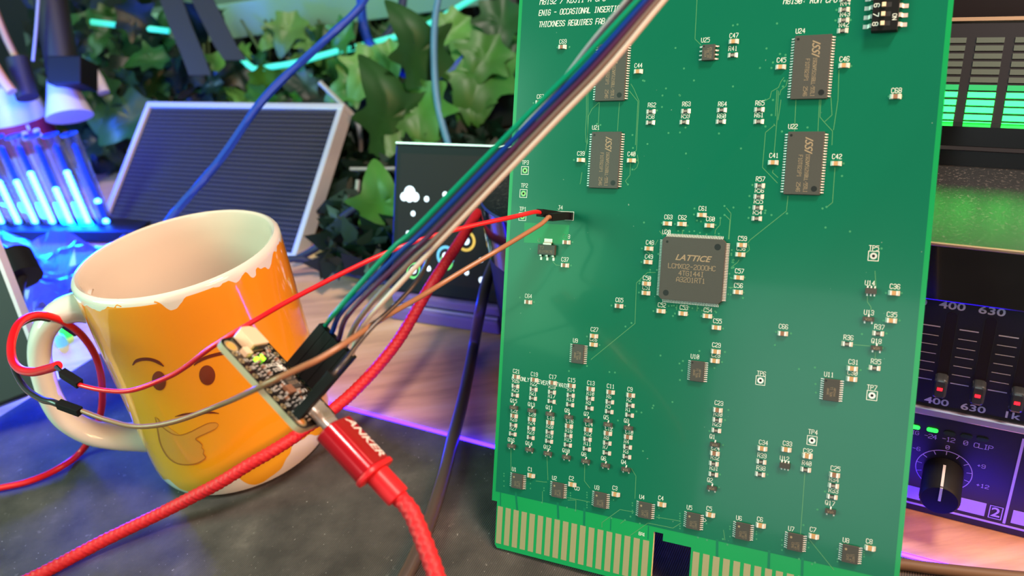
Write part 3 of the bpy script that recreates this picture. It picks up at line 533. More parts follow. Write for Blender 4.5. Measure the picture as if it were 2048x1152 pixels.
def decal(name, pts, matn, off=0.12, raise_c=0.0):
    tz = [cylth(*p) for p in pts]; ct = sum(t for t, _ in tz)/len(tz); cz = sum(z_ for _, z_ in tz)/len(tz); mb = MB(); K = 6; n_ = len(tz); vs_ = []; fs = []
    for j in range(K+1):
        k = 1-j/K
        for t, z_ in tz: tt = ct+(t-ct)*k; zz = cz+(z_-cz)*k; rr = mr(zz)+off+raise_c*(1-k*k); vs_.append((rr*math.cos(tt), rr*math.sin(tt), zz))
    for j in range(K):
        for i in range(n_): fs.append((j*n_+i, j*n_+(i+1) % n_, (j+1)*n_+(i+1) % n_, (j+1)*n_+i))
    return mb.add(vs_, fs).build(name, matn, mug, smooth=True)
def stripe(name, pts, wd, matn, off=0.14, taper=True):
    P = cr([(p[0], p[1], 0) for p in pts], 3); mb = MB(); n_ = len(P)
    for i in range(n_-1):
        q4 = []
        for j, sg in ((i,1),(i,-1),(i+1,-1),(i+1,1)):
            d = (P[min(j+1, n_-1)]-P[max(j-1, 0)]).normalized(); t = j/(n_-1); w_ = wd/2*(min(1, 4*t+0.3, 4*(1-t)+0.3) if taper else 1)
            q4.append(cyl(P[j].x-d.y*w_*sg, P[j].y+d.x*w_*sg, off))
        mb.add(q4, [(3,2,1,0)])
    return mb.build(name, matn, mug)
def ell(cx, cy, a, b, rot, n_=28): 
    c, s_ = math.cos(rot), math.sin(rot); return [(cx+a*math.cos(t)*c-b*math.sin(t)*s_, cy+a*math.cos(t)*s_+b*math.sin(t)*c) for t in [2*math.pi*k/n_ for k in range(n_)]]
stripe('eyebrow', [(266,730),(272,722),(284,718),(300,718),(315,723),(328,732)], 6.5, 'face_brown')
stripe('eyebrow', [(388,730),(400,720),(420,712),(445,706),(468,703)], 7, 'face_brown')
decal('eye', ell(318.5,761,14,19.5,-0.12), 'eye_brown', 0.15, 0.25); decal('eye', ell(414.5,750,16,20,-0.12), 'eye_brown', 0.15, 0.25)
stripe('mouth', [(350,833),(372,828),(400,826),(424,825),(438,827)], 4, 'face_brown')
hand = [(434,846),(437,850),(432,857),(418,864),(400,872),(391,878),(398,884),(404,890),(403,896),(408,901),(406,908),(411,914),(408,919),(394,927),(376,930),(356,928),(340,919),(328,904),(320,886),(316,866),(313,846),(310,834),(316,838),(322,850),(332,860),(348,869),(362,870),(380,864),(398,855),(415,847),(426,845)]
decal('hand_print', hand, 'hand_print', 0.10)
stripe('hand_outline', hand[1:9], 1.6, 'hand_outline', 0.16); stripe('hand_outline', hand[8:22], 2.4, 'hand_outline', 0.16); stripe('hand_outline', hand[21:]+hand[:2], 1.6, 'hand_outline', 0.16)

# ------------------------------------------------------------------ adapter board in mid-air, plugged into the red cable
AX = V((0.2676,0.8376,-0.4763)).normalized(); AZ = V((0.7525,0.127,0.6462)).normalized(); AY = AZ.cross(AX).normalized(); AX = AY.cross(AZ); AO = V((-60.1,164.6,112.1))
AF = frame(AO, AX, AY, AZ)
def A3(x, y, z): return AO+AX*x+AY*y+AZ*z
def rrect(w_, h_, r, n_=5):
    P = []
    for cx, cy, a0 in ((w_/2-r,h_/2-r,0),(-w_/2+r,h_/2-r,90),(-w_/2+r,-h_/2+r,180),(w_/2-r,-h_/2+r,270)):
        for k in range(n_+1): a = math.radians(a0+90*k/n_); P.append((cx+r*math.cos(a), cy+r*math.sin(a)))
    return P
mb = MB(); P = rrect(17.8,30.5,2.2); n_ = len(P)
mb.add([(x,y,0) for x, y in P], [tuple(range(n_))]); mb.cur = 1
mb.add([(x,y,-1.6) for x, y in P]+[(x,y,0) for x, y in P], [tuple(range(n_))[::-1]]+[(i,(i+1) % n_,n_+(i+1) % n_,n_+i) for i in range(n_)])
ad = mb.build('adapter_board', ['mask_black','fr4_edge']); ad.matrix_world = AF
tag(ad, 'small black interface board held in the air by the red plug, crowded with tiny parts', 'circuit board')
for x, y in ((-6.4,12.6),(6.2,12.6),(-6.4,-12.6),(6.4,-12.6)):
    m2 = MB(); disc(m2, x, y, 1.9, 0.02, 24, 1.35); m2.build('mounting_hole', 'gold', ad)
    m2 = MB(); disc(m2, x, y, 1.35, 0.015, 20); m2.build('mounting_hole', 'hand_print', ad)
m2 = MB(); m3 = MB()
for k in range(9):
    for x in (-7.6, 7.6): disc(m2, x, -10.2+k*2.54, 0.8, 0.02, 14, 0.42); disc(m3, x, -10.2+k*2.54, 0.42, 0.015, 10)
stuff(m2.build('pin_pads', 'gold', ad)); stuff(m3.build('pin_pads', 'hole', ad))
m2 = MB(); rr = random.Random(3)
for k in range(9):
    for x in (-5.6, 5.5): stroke(m2, rr.choice(('G0','G1','SC','SD','RX','3V','5V','GD')), x+rr.uniform(-.3,.3), -10.2+k*2.54, 0.95, 0.03, 0.12)
stroke(m2, 'I2C STEMMA', 1.6, 2.9, 0.95, 0.03, 0.17, 0); stroke(m2, 'BREAKOUT', 1.4, 4.6, 0.9, 0.03, 0.16, 0)
st = [(4.6+ (1.5 if k % 2 == 0 else 0.62)*math.cos(math.pi/2+k*math.pi/5), 3.6+(1.5 if k % 2 == 0 else 0.62)*math.sin(math.pi/2+k*math.pi/5), 0.035) for k in range(10)]
m2.add(st, [tuple(range(10))]); stuff(m2.build('silkscreen_print', 'silk', ad))
MB().prism([(-3.2,9.6),(3.6,9.6),(3.6,15.0),(1.4,15.8),(-1.6,15.8),(-3.2,15.0)], 0.05, 3.0).build('socket', 'cream_conn', ad, bevel=0.25)
MB().box((0.6,9.5,1.6), (5.2,0.3,1.3)).build('socket_opening', 'res_black', ad)
MB().box((-4.5,9.4,0.8), (2.3,2.2,1.5)).build('socket_clip', 'cream_conn', ad, bevel=0.1)
m2 = MB().prism([(-2.3,-2.3),(2.3,-2.3),(2.3,2.3),(-2.3,2.3)], 0.05, 0.9); m2.cur = 1
stroke(m2, 'MCP', -0.2, 0.9, 0.9, 0.92, 0.14); stroke(m2, '2221A', 0, -0.7, 0.9, 0.92, 0.14)
o = m2.build('interface_chip', ['epoxy','mark'], ad); o.location = V((2.2,-1.8,0))*S
m2 = MB()
for s4 in range(4): leads(m2, 7, 0.6, 2.25, 0.28, 0.5, 0.3, s4*math.pi/2)
stuff(m2.build('pin_row', 'tin', o))
rb2 = MB().box((0,0,0.35), (0.7,0.9,0.6)).mesh('chip_component', 'cap_brown'); rb3 = MB().box((0,0,0.3), (0.6,0.85,0.5)).mesh('chip_component', 'res_black')
tmn = MB().box((0.52,0,0.3), (0.28,0.8,0.5)).box((-0.52,0,0.3), (0.28,0.8,0.5)).mesh('terminals', 'tin')
spots = [(-2,8),(0,8.1),(2,8.2),(4,7.6),(5,8.8),(-4.6,6.4),(-2.4,6.3),(3.2,6),(5.2,5.8),(-4.6,4.4),(-2.4,4.3),(-4.6,2.4),(-2.3,2.1),(-4.6,0.4),(-2.2,0),(-4.5,-1.6),(-2.0,-2.3),(-4.5,-3.6),(-2.2,-4.7),(0,-5.2),(2.2,-5.3),(4.4,-5.4),(-4.2,-6),(-1.6,-7),(0.6,-7.2),(2.8,-7.3),(4.6,-7.5),(-3.6,-8.2),(5.3,1.2),(-3.4,-10.2),(3.9,-10.4),(-3.6,-13),(3.6,-13.2)]
for i, (x, y) in enumerate(spots):
    o = child('chip_component', (rb2, rb3)[i % 2], ad, x, y); o.rotation_euler = (0,0,rr.choice((0, math.pi/2))); t2 = child('terminals', tmn, o)
MB().box((-2.6,6.9,0.5), (1.2,0.8,0.9)).build('status_light', 'led_green', ad); MB().box((0.1,7.1,0.45), (0.5,1.7,0.8)).build('status_light', 'led_green', ad)
MB().prism([(-1.4,-1.2),(1.4,-1.2),(1.4,1.2),(-1.4,1.2)], 0.05, 1.0).build('capacitor', 'cap_brown', ad, frame=T(-0.8,-4.0,0))
# usb socket shell
MB().prism(rrect(6.4,2.9,1.4,5), -16.1, -8.8, lambda x, y, z: V((x, z, y+1.65))).build('usb_socket', 'steel', ad, smooth=True)
# braided usb cables
def braid(a, L): return 1+0.11*max(0, math.sin(4*a+L*3.0))*(1 if math.sin(2*a-L*1.5) > 0 else 0.35)+0.11*max(0, math.sin(4*a-L*3.0))*(1 if math.sin(2*a-L*1.5) <= 0 else 0.35)
us = empty('usb_cable', 'red braided cable with a metallic red plug marked in silver, coming towards the camera', 'cable', AF)
MB().prism(rrect(6.0,2.4,1.15,5), -20, -13.5, lambda x, y, z: V((x, z, y+1.65))).build('plug_tip', 'steel', us, smooth=True)
pb = MB().prism(rrect(12.2,6.6,2.9,7), -32.6, -18.3, lambda x, y, z: V((x, z, y+1.65))).build('plug_body', 'red_anodised', us, smooth=True, bevel=0.35)
fonttext('ANKER', 3.9, pb, 'lettering', 'logo_silver', Matrix.Translation(V((2.2,-25.2,4.98))*S) @ Matrix.Rotation(-math.pi/2, 4, 'Z'), shear=0.3, bold=0.09, ext=0.02)
MB().prism(rrect(12.8,7.4,3.3,7), -33.9, -32.5, lambda x, y, z: V((x, z, y+1.65))).build('strain_collar', 'red_rubber', us, smooth=True, bevel=0.3)
MB().prism(rrect(6.4,5.4,2.4,7), -41.6, -33.8, lambda x, y, z: V((x, z, y+1.65))).build('strain_relief', 'red_rubber', us, smooth=True, bevel=0.3)
Mi = AF.inverted()
def loc(p): return (Mi @ (V(p)*S))/S
path = [A3(0,-37,1.65), A3(0,-41,1.65), at(820,1020,186), at(840,1064,184), at(856,1105,182), at(872,1150,180), at(886,1200,178), at(896,1270,176)]
MB().tube([loc(p) for p in cr(path, 0.35)], 1.95, 24, rf=braid).build('braided_cord', 'red_braid', us, smooth=True)
path = [onz(-60,1205,2.4), onz(60,1158,2.6), onz(200,1085,4.5), at(330,1022,313), at(400,986,312), at(440,965,311), at(500,928,311), at(540,905,313), at(580,880,317), at(610,858,322), at(700,790,332), at(790,690,342), at(862,570,352), at(915,490,372), at(940,450,395), at(965,410,425), at(1014,343,450), at(1080,290,455), at(1180,250,460)]
c2 = MB().tube(cr(path, 0.45), 2.35, 24, rf=braid).build('usb_cable', 'red_braid', smooth=True); tag(c2, 'long red braided cable crossing the mat past the mug and rising behind the green board', 'cable')
path = [onz(760,1230,3.0), onz(812,1150,3.0), onz(852,1060,3.0), onz(885,960,3.2), onz(905,880,3.2), onz(928,790,3), onz(948,690,3), at(961,618,382), at(976,556,392), at(1000,500,410), at(1030,440,425)]
c3 = MB().tube(cr(path, 2), 2.75, 16).build('grey_cable', 'grey_cable', smooth=True); tag(c3, 'thick smooth dark grey cable lying across the mat beside the green board', 'cable')

# ------------------------------------------------------------------ jumper wires
def wire(name, pts, r, matn, label, group=None, cat='wire', n_=10, step=1.2):
    o = MB().tube(cr(pts, step), r, n_).build(name, matn, smooth=True); return tag(o, label, cat, group)
def housing(par, p, axis, side, L=14.0, w_=2.54, base=0.0):
    Z = V(axis).normalized(); X = (V(side)-Z*V(side).dot(Z)).normalized(); Y = Z.cross(X)
    mb = MB().prism([(-w_/2+.05,-w_/2+.05),(w_/2-.05,-w_/2+.05),(w_/2-.05,w_/2-.05),(-w_/2+.05,w_/2-.05)], 0, L)
    o = mb.build('connector_housing', 'black_plastic', par, bevel=0.12); o.matrix_local = par.matrix_world.inverted() @ frame(p, X, Y, Z)
    return o
def BW(u, v_, h): return BO+BX*u+BY*v_+BZ*h
ju, jv = B(1125, 432)
hb_brown = B(1136, 431.5); hb_red = B(1119, 430.5)
tipb = BW(hb_brown[0]+0.1, hb_brown[1]-1.1, 15.3); axb = tipb-BW(*hb_brown, 1.3); tipr = BW(hb_red[0]-0.4, hb_red[1]+0.2, 15.3)
rw = wire('jumper_wire', [tipr-BZ*3, tipr, tipr+BZ*4, at(1030,433,244), at(930,455,235), at(840,480,228), at(740,520,222), at(600,590,215), at(520,635,212), at(430,690,214), at(370,735,220), at(330,757,224), at(262,781,230), at(205,780,236), at(160,770,240), at(150,765,241)], 0.72, 'red_wire',
          'thin bright red wire running from the splice at the mug handle to the green board')
housing(rw, BW(*hb_red, 1.3), tipr-BW(*hb_red, 1.3), BX)
housing(rw, at(124,745,242), at(163,770,240)-at(124,745,242), V((0,0,1)), 7.5)
MB().tube([at(112,733,243), at(124,745,242)], 0.7, 8).build('solder_tip', 'solder', rw, smooth=True)
bw = wire('jumper_wire', [tipb-axb.normalized()*3, tipb, tipb+axb.normalized()*1.5, at(1084,447,250), at(1045,471,244), at(1000,498,236), at(920,545,230), at(850,588,222), at(760,640,198), at(700,680,184), at(640,717,179), at(600,736,178), at(545,762,179), at(505,781,186), at(450,806,215), at(350,843,222), at(275,853,228), at(215,840,236), at(165,822,242)], 0.74, 'brown_wire',
          'brown wire crossing before the mug and the small board to the green board')
housing(bw, BW(*hb_brown, 1.3), axb, BX)
housing(bw, at(118,808,245), at(170,827,242)-at(118,808,245), V((0,0,1)), 8.6)
# pair of thick leads around the handle
wire('power_lead', [onz(-40,985,2), onz(0,976,2), onz(60,962,2), onz(120,935,2.2), onz(165,900,3), at(196,845,355), at(205,790,345), at(196,725,330), at(165,672,318), at(120,640,305), at(75,630,296), at(40,645,285), at(24,680,275), at(24,715,268), at(38,737,260), at(65,744,254), at(95,738,248), at(116,731,244)], 1.45, 'red_wire', 'thick red lead looping through the mug handle and off the left side', n_=12)
wire('power_lead', [at(150,668,322), at(110,643,307), at(70,637,297), at(34,655,287), at(22,690,278), at(28,735,268), at(50,775,258), at(82,798,250), at(105,804,246), at(120,810,245)], 1.05, 'black_wire', 'thin black lead curling in front of the mug handle beside the red one', n_=12)
# housings on the small board
specs = [  # px along path after the housing, material, base x,y on adapter, words
 ('green_wire', (7.6,-0.04+2.54), [(646,662,197),(665,632,192),(712,577,190),(785,497,188),(838,450,186),(1050,235,181),(1160,125,178),(1274,2,176),(1350,-75,175)], 'green ribbon wire, uppermost of the bundle rising to the top of the frame'),
 ('blue_wire', (7.6,-0.04), [(652,664,197),(680,628,192),(728,577,190),(802,502,188),(854,455,186),(1067,238,181),(1176,128,178),(1288,4,176),(1362,-75,175)], 'blue ribbon wire lying between the green and purple ones'),
 ('purple_wire', (7.6,-2.58), [(662,676,197),(692,636,192),(739,583,190),(817,508,188),(868,461,186),(1080,242,181),(1190,130,178),(1300,5,176),(1374,-75,175)], 'dark purple ribbon wire below the blue one'),
 ('grey_wire', (7.6,-5.12), [(674,696,198),(712,648,193),(757,590,190),(833,512,188),(882,466,186),(1092,246,181),(1202,133,178),(1311,6,176),(1385,-75,175)], 'grey ribbon wire between the purple and white ones'),
 ('white_wire', (7.6,-7.66), [(687,706,199),(722,655,194),(772,597,190),(852,512,188),(900,462,186),(1104,250,181),(1214,137,178),(1322,8,176),(1396,-75,175)], 'cream white ribbon wire, lowest of the bundle')]
def ribw(mt, base, pts, words, hb=True, r=0.66):
    x, y = base; tip = A3(x, y, 15.0); P = [A3(x, y, 11), tip]+[at(*p) for p in pts[1:]]
    o = wire('jumper_wire', P, r, mt, words, 'ribbon wires between the small board and the top of the frame')
    housing(o, A3(x, y, 1.0), AZ, AX); return o
for mt, base, pts, words in specs: ribw(mt, base, pts, words)
ribw('dark_wire', (-7.6,-11.9), [(672,755,198),(690,722,186),(712,692,188),(750,648,192),(803,598,196),(840,552,198),(872,490,196),(930,420,194),(1000,340,192),(1085,215,189),(1180,100,187),(1262,2,185),(1320,-70,183)], 'black wire leaving the ribbon bundle for the lower end of the small board', r=0.6)
wire('jumper_wire', [at(1040,262,188), at(1110,180,185), at(1180,88,182), at(1250,4,179), at(1300,-60,177)], 0.55, 'clear_wire', 'pale grey wire edging the upper side of the bundle near the top')

# ------------------------------------------------------------------ rack gear on the right (all faces in one vertical plane family)
RP = V((127.9,199.1,0)); RD = V((0.8344,-0.5512,0)); RN = V((-0.5512,-0.8344,0)); UZ = V((0,0,1))
RF = frame(RP, RD, UZ, RN)      # local x along the face, y up, z out of the face
def R3(px, py, off=0): p = hit(px, py, RP+RN*off, RN)-RP; return p.dot(RD), p.z
def rbox(x0, x1, y0, y1, z0, z1): return MB().box(((x0+x1)/2,(y0+y1)/2,(z0+z1)/2), (x1-x0,y1-y0,z1-z0))
mx = empty('audio_mixer', 'lowest black rack unit with a large knob, green signal lights and purple-lit label strips', 'audio mixer', RF)
rbox(-40,150,-2.9,41,-170,0).build('case', 'panel_navy', mx, bevel=0.4)
rbox(-40,150,40.2,43.2,-2,1.0).build('trim_rail', 'rail_silver', mx, bevel=0.5)
rbox(-40,150,0.2,0.9,0,0.25).build('trim_line', 'label_purplelit', mx)
rbox(-40,22.8,2.5,8.2,0,0.15).build('label_strip', 'label_purplelit', mx); rbox(30.5,80,2.5,8.2,0,0.15).build('label_strip', 'label_purplelit', mx)
rbox(28.3,29.1,1.5,38,0,0.2).build('divider', 'label_purplelit', mx)
m2 = MB(); ribbon(m2, [(24.0,2.6),(27.6,2.6),(27.6,8.0),(24.0,8.0),(24.0,2.6)], 0.3, 0.16); m2.build('number_frame', 'label_purplelit', mx)
fonttext('2', 5.6, mx, 'number', 'label_purplelit', T(25.8,5.2,0.16), bold=0.08, ext=0.03)
for i, (px, py) in enumerate(((1829,853),(1865,859.5),(1899,866),(1933,872),(1965,878))):
    x, y = R3(px, py); MB().prism([(a+x, b+y) for a, b in rrect(3.4,1.5,0.7,3)], 0.05, 0.4).build('signal_light', 'led_lit_green' if i < 2 else 'led_off', mx)
for t, px, py, h in (('SIG',1827,864,1.5),('-24',1861,872,1.7),('-12',1897,878.5,1.7),('0',1931.5,885.5,1.7),('CLIP',1967,893,1.8)):
    x, y = R3(px, py); m2 = MB(); stroke(m2, t, x, y, h, 0.12, 0.2, pitch=h*0.75); m2.build('lettering', 'label_purplelit', mx)
kx, ky = R3(1887, 940); kr = 8.4
m2 = MB(); arc = [(kx+kr*math.cos(a), ky+kr*math.sin(a)) for a in [math.radians(-45+270*k/48) for k in range(49)]]; ribbon(m2, arc, 0.28, 0.12)
for k in range(11):
    a = math.radians(-45+27*k); ribbon(m2, [(kx+(kr-1.6)*math.cos(a), ky+(kr-1.6)*math.sin(a)), (kx+kr*math.cos(a), ky+kr*math.sin(a))], 0.25, 0.12)
m2.build('dial_scale', 'label_purplelit', mx)
m2 = MB()
for t, a, rr_ in (('0',90,10.0),('-6',143,11.2),('-20',185,12.2),('+9',27,11.6),('+12',-14,12.2)):
    stroke(m2, t, kx+rr_*math.cos(math.radians(a)), ky+rr_*math.sin(math.radians(a)), 1.5, 0.12, 0.2, pitch=1.3)
m2.build('dial_numbers', 'label_purplelit', mx)
kn = MB(); ns = 72
kn.lathe([(0.01,0),(5.9,0),(5.9,13.6),(5.4,14.4),(0.01,14.6)], ns, cap=False)
kn.v = [((x*(1+0.025*(i % 2)) if 5.8 < math.hypot(x, y) else x), (y*(1+0.025*(i % 2)) if 5.8 < math.hypot(x, y) else y), z_) for i, (x, y, z_) in enumerate(kn.v)]
ko = kn.build('control_knob', 'black_plastic', mx, smooth=True); ko.location = V((kx, ky-0.6, 0.3))*S
MB().box((0,2.9,14.6), (0.8,5.6,0.3)).box((0,6.05,9), (0.8,0.3,10.6)).build('pointer_line', 'label_white', ko)
# graphic equaliser
eq = empty('graphic_equaliser', 'black equaliser with three sliders glowing red, between the mixer and the dusty riser', 'equaliser', RF)
rbox(-40,150,43.3,84,-170,0).build('case', 'panel_navy', eq, bevel=0.3)
sp_ = 10.3; s0 = 3.7
for k in range(-2, 6):
    x = s0+k*sp_
    m2 = MB().prism([(a+x, b+63.2) for a, b in rrect(3.0,33.5,1.45,5)], -1.0, 0.05); m2.build('slider_slot', 'hole', eq)
    m2 = MB(); P = [(a+x, b+63.2) for a, b in rrect(3.3,33.8,1.6,5)]; ribbon(m2, P+[P[0]], 0.16, 0.08); m2.build('slot_rim', 'panel_grey', eq)
    zs = 55.0
    kb = MB().prism([(a, b) for a, b in rrect(3.9,7.2,1.2,4)], 1.5, 6.0).build('slider_cap', 'smoke_clear', eq, bevel=0.7); kb.location = V((x, zs, 0))*S
    MB().box((0,0,0.9), (1.6,3.0,1.6)).build('slider_stem', 'black_plastic', kb)
    MB().box((0,0.2,6.1), (1.5,0.9,0.4)).build('slider_light', 'led_red', kb)
    m2 = MB()
    for j in range(7):
        y = 74.2-j*3.35; wd = 0.38 if j in (0, 6) else 0.24; ribbon(m2, [(x+2.7, y), (x+sp_-2.7, y)], wd, 0.1)
    m2.build('scale_lines', 'label_white', eq)
for i, t in enumerate(('160','250','400','630','1k','1.6k')):
    x = s0+(i-2)*sp_
    fonttext(t, 3.5, eq, 'band_number', 'label_white', T(x-0.3,82.0,0.1), bold=0.06, ext=0.02, sx=1.35); fonttext(t, 3.5, eq, 'band_number', 'label_white', T(x-0.3,45.9 if i > 0 else 46,0.1), bold=0.06, ext=0.02, sx=1.35)
# riser
rs_ = empty('riser_shelf', 'dusty black riser slab catching the green glow, above the equaliser', 'shelf', RF)
rbox(-40,150,84.2,103.3,-170,2.0).build('slab', 'gloss_black', rs_, bevel=0.5)
rbox(-40,150,103.3,103.5,-170,1.7).build('slab_top', 'dusty_black', rs_)
rbox(-40,150,102.6,103.6,1.5,2.3).build('slab_edge', 'edge_metal', rs_, bevel=0.2)
# analyser set back on the riser and leaning back
ca, sa_ = math.cos(math.radians(34)), math.sin(math.radians(34)); AU = UZ*ca-RN*sa_; AN = RN*ca+UZ*sa_
A0 = hit(1890, 338, V((0,0,103.6)), UZ); A0 = RP+RN*((A0-RP).dot(RN))+UZ*103.6
def A2(px, py): p = hit(px, py, A0, AN)-A0; return p.dot(RD), p.dot(AU)
sa = empty('spectrum_analyser', 'black spectrum analyser with bright green level segments, leaning back on the dusty riser', 'spectrum analyser', frame(A0, RD, AU, AN))
ytop = A2(1980, 38)[1]; ylab = A2(1890, 296)[1]
rbox(-60,170,7,ytop,-10,0).build('case', 'gloss_black', sa, bevel=0.4)
bx = rbox(-60,170,-0.1,14,-30,-4).build('base', 'gloss_black', sa); bx.matrix_local = sa.matrix_world.inverted() @ frame(A0, RD, UZ, RN)
rbox(-60,170,ytop-1.0,ytop+0.3,-0.8,1.2).build('top_edge', 'edge_metal', sa)
rbox(-60,170,ylab,ytop-1.6,0,0.6).build('display_panel', 'panel_grey', sa); rbox(-60,170,ylab-0.7,ylab+0.3,0,1.2).build('panel_lip', 'panel_grey', sa)
rows = [82,98,114,130,145.5,161.5,177,191.7,207.5,222,237,251.4]
for j, ry in enumerate(rows):
    y = A2(1975, ry)[1]; h_ = 0.66*abs(A2(1975, ry-8)[1]-A2(1975, ry+8)[1])
    for k in range(-2, 5):
        tq = (ry-82)/169.4
        x0_ = A2(1953-23.5*tq, ry)[0]; x1_ = A2(2009-24.5*tq, ry)[0]; pt = A2(2030-28.5*tq, ry)[0]-x0_
        if k == -2 and j == 0: xa, wdt, pit = x0_, x1_-x0_, pt
        m2 = MB().box((xa+k*pit+wdt/2, y, 0.75), (wdt, h_, 0.3))
        m2.build('level_segment', 'seg_lit' if j > 6 else ('seg_half' if j == 6 else 'seg_off'), sa)
yl = A2(1960, 284)[1]
for i, t in enumerate(('63','80','100','125','160')):
    fonttext(t, 3.0, sa, 'band_number', 'label_white', T(A2(1952, 283)[0]+(i-2)*pit, yl, 0.7), bold=0.05, ext=0.02, sx=1.35)
cb = empty('dark_block', 'plain black block added to darken the view behind the spectrum analyser', 'case', RF)  # black block added to keep the area behind the analyser dark
rbox(-60,170,103.6,330,-260,-100).build('dark_block_body', 'black_matte', cb, bevel=1)
# brown braided cable low right
wire('braided_cable', [onz(1700,1130,0.5), onz(1790,1128,1.8), onz(1860,1136,1.8), onz(1950,1146,1.8), onz(2100,1160,1.8)], 1.9, 'brown_cord', 'brown braided cable running along the mat edge under the mixer', cat='cable', n_=16)

# ------------------------------------------------------------------ black tapered speaker behind the board
cp = V((40, 333, -3)); 
sp = empty('smart_speaker', 'black round drum-shaped speaker with a dusty flat top, half hidden behind the green board', 'speaker', loc=cp)
Rt = 49.0
MB().lathe([(46,0),(47.6,2),(48,20),(48.4,60)], 64, cap=True).build('lower_body', 'black_plastic', sp, smooth=True)
MB().lathe([(48.9,60.4),(Rt,84),(Rt,86.4)], 64, cap=True).build('upper_body', 'gloss_black', sp, smooth=True)
MB().lathe([(Rt,86.4),(Rt-0.8,87.2),(0.1,87.2)], 64, cap=False).build('speaker_top', 'dusty_black', sp, smooth=True)

# ------------------------------------------------------------------ tablet on purple-lit dock
TD = V((0.872,-0.489,0)).normalized(); TN = V((-TD.y*-1, 0, 0))
TBk = V((0.489,0.872,0)).normalized(); p0 = onz(790,640,-3)
th = math.radians(24); TU = V((TBk.x*math.sin(th), TBk.y*math.sin(th), math.cos(th))); TZ = TD.cross(TU)
dk = empty('tablet_dock', 'smart display with a dark round-gauge screen on a violet-lit foot, behind the ribbon wires', 'smart display', frame(p0, TD, TBk, UZ))
MB().box((32,18,4), (68,36,8)).build('dock_base', 'purplelit_base', dk, bevel=1.5); MB().box((32,20,11.6), (68,32,6.4)).build('dock_base', 'purplelit_base', dk, bevel=1.5)
MB().box((32,2.6,8.6), (66,1.4,0.9)).build('base_line', 'rail_silver', dk)
q0 = p0+TBk*6+UZ*15
SFm = frame(q0, TD, TU, TZ); Hs = 82
sc_ = MB().box((35,Hs/2,-4), (78,Hs,8)).build('screen_body', 'black_plastic', dk, bevel=1.5); sc_.matrix_local = dk.matrix_world.inverted() @ SFm
MB().box((35,Hs/2+1,0.1), (70,Hs-13,0.3)).build('screen_glass', 'screen_black', sc_)
MB().box((35,Hs,-1), (77,0.8,2)).build('top_rim', 'frame_silver', sc_)
def S2(px, py): p = hit(px, py, q0, TZ)-q0; return p.dot(TD), p.dot(TU)
cl = MB(); x, y = S2(820, 391)
for dx, dy, r in ((-3.6,-0.8,2.4),(0,1.6,3.6),(3.6,-0.6,2.6),(0,-1.2,2.5)): disc(cl, x+dx, y+dy, r, 0.4, 18)
cl.build('cloud_icon', 'ui_white', sc_)
for px, py, r in ((854,398,1.6),(891,389,1.6),(827,427,1.5),(817,466,1.3),(858,537,1.5),(934,545,1.5),(963,520,1.3),(964,560,1.8)):
    x, y = S2(px, py); m2 = MB(); disc(m2, x, y, r, 0.45, 12); m2.build('gauge_dot', 'ui_white', sc_)
for px, py, r, mt in ((828,541,4.6,'ui_green'),(892,512,5.6,'ui_blue'),(933,482,5.6,'ui_amber'),(893,525,4.2,'ui_green')):
    x, y = S2(px, py); m2 = MB(); disc(m2, x, y, r, 0.42, 30, r*0.72); m2.build('gauge_ring', mt, sc_)
    m2 = MB(); disc(m2, x, y, r*0.38, 0.43, 14); m2.build('gauge_dot', 'ui_white', sc_)

# ------------------------------------------------------------------ mesh-fronted panel
TRp = at(690,208,560); PD = V((0.873,-0.487,0)).normalized(); PB = V((0.487,0.873,0)); tl = math.radians(48.05); PU = V((PB.x*math.sin(tl), PB.y*math.sin(tl), math.cos(tl))); PZ = PD.cross(PU)
Hp = 118.6; BRp = TRp-PU*Hp; Wp = 199
pf = frame(BRp-PD*Wp, PD, PU, PZ)
pn = empty('led_matrix_panel', 'tilted dark dot-grid panel in a pale metal frame, behind the mug', 'display panel', pf)
MB().box((Wp/2,Hp/2,-6), (Wp-3,Hp-3,9)).build('grid_screen', 'mesh_screen', pn)
fw_ = 4.6
for nm, c, d in (('frame_rail',(Wp/2,Hp-fw_/2,-5),(Wp,fw_,12)),('frame_rail',(Wp/2,fw_/2,-5),(Wp,fw_,12)),('frame_rail',(Wp-fw_/2,Hp/2,-5),(fw_,Hp-2*fw_,12)),('frame_rail',(fw_/2,Hp/2,-5),(fw_,Hp-2*fw_,12))):
    MB().box(c, d).build(nm, 'frame_silver', pn, bevel=0.5)

# ------------------------------------------------------------------ row of blue level tubes
tb0 = onz(7,456,5); tb1 = onz(204,440,5); td = (onz(109,456,5)-tb0); td.z = 0; ptc = td.length/3; td.normalize()
vu = []
TH = 72
fill = [0.50,0.56,0.62,0.60,0.70,0.52,0.72,0.14]
bl = MB().box((0,0,0), (ptc*11,24,9)).build('tube_stand', 'black_plastic', bevel=1); bl.matrix_world = frame(tb0+td*ptc*2.6+V((0,0,-1.5)), td, V((-td.y,td.x,0)), UZ)
tag(bl, 'low black stand carrying the row of blue glowing tubes at the left', 'stand')
tubem = MB().lathe([(5.6,0),(5.6,TH),(4.9,TH),(4.9,1)], 24, cap=False).mesh('glass_tube', 'tube_clear', True)
ringm = MB().lathe([(4.8,TH-0.6),(5.9,TH-0.6),(5.9,TH+0.6),(4.8,TH+0.6)], 24, cap=False).mesh('rim', 'led_blue_dim', True)
stripm = MB().box((0,1.6,TH*0.44), (4.2,0.8,TH*0.86)).mesh('light_strip', 'black_plastic')
ledm = MB().lathe([(0.01,1.8),(1.8,1.4),(2.4,0)], 10, Matrix.Rotation(math.pi/2, 4, 'X'), cap=False)
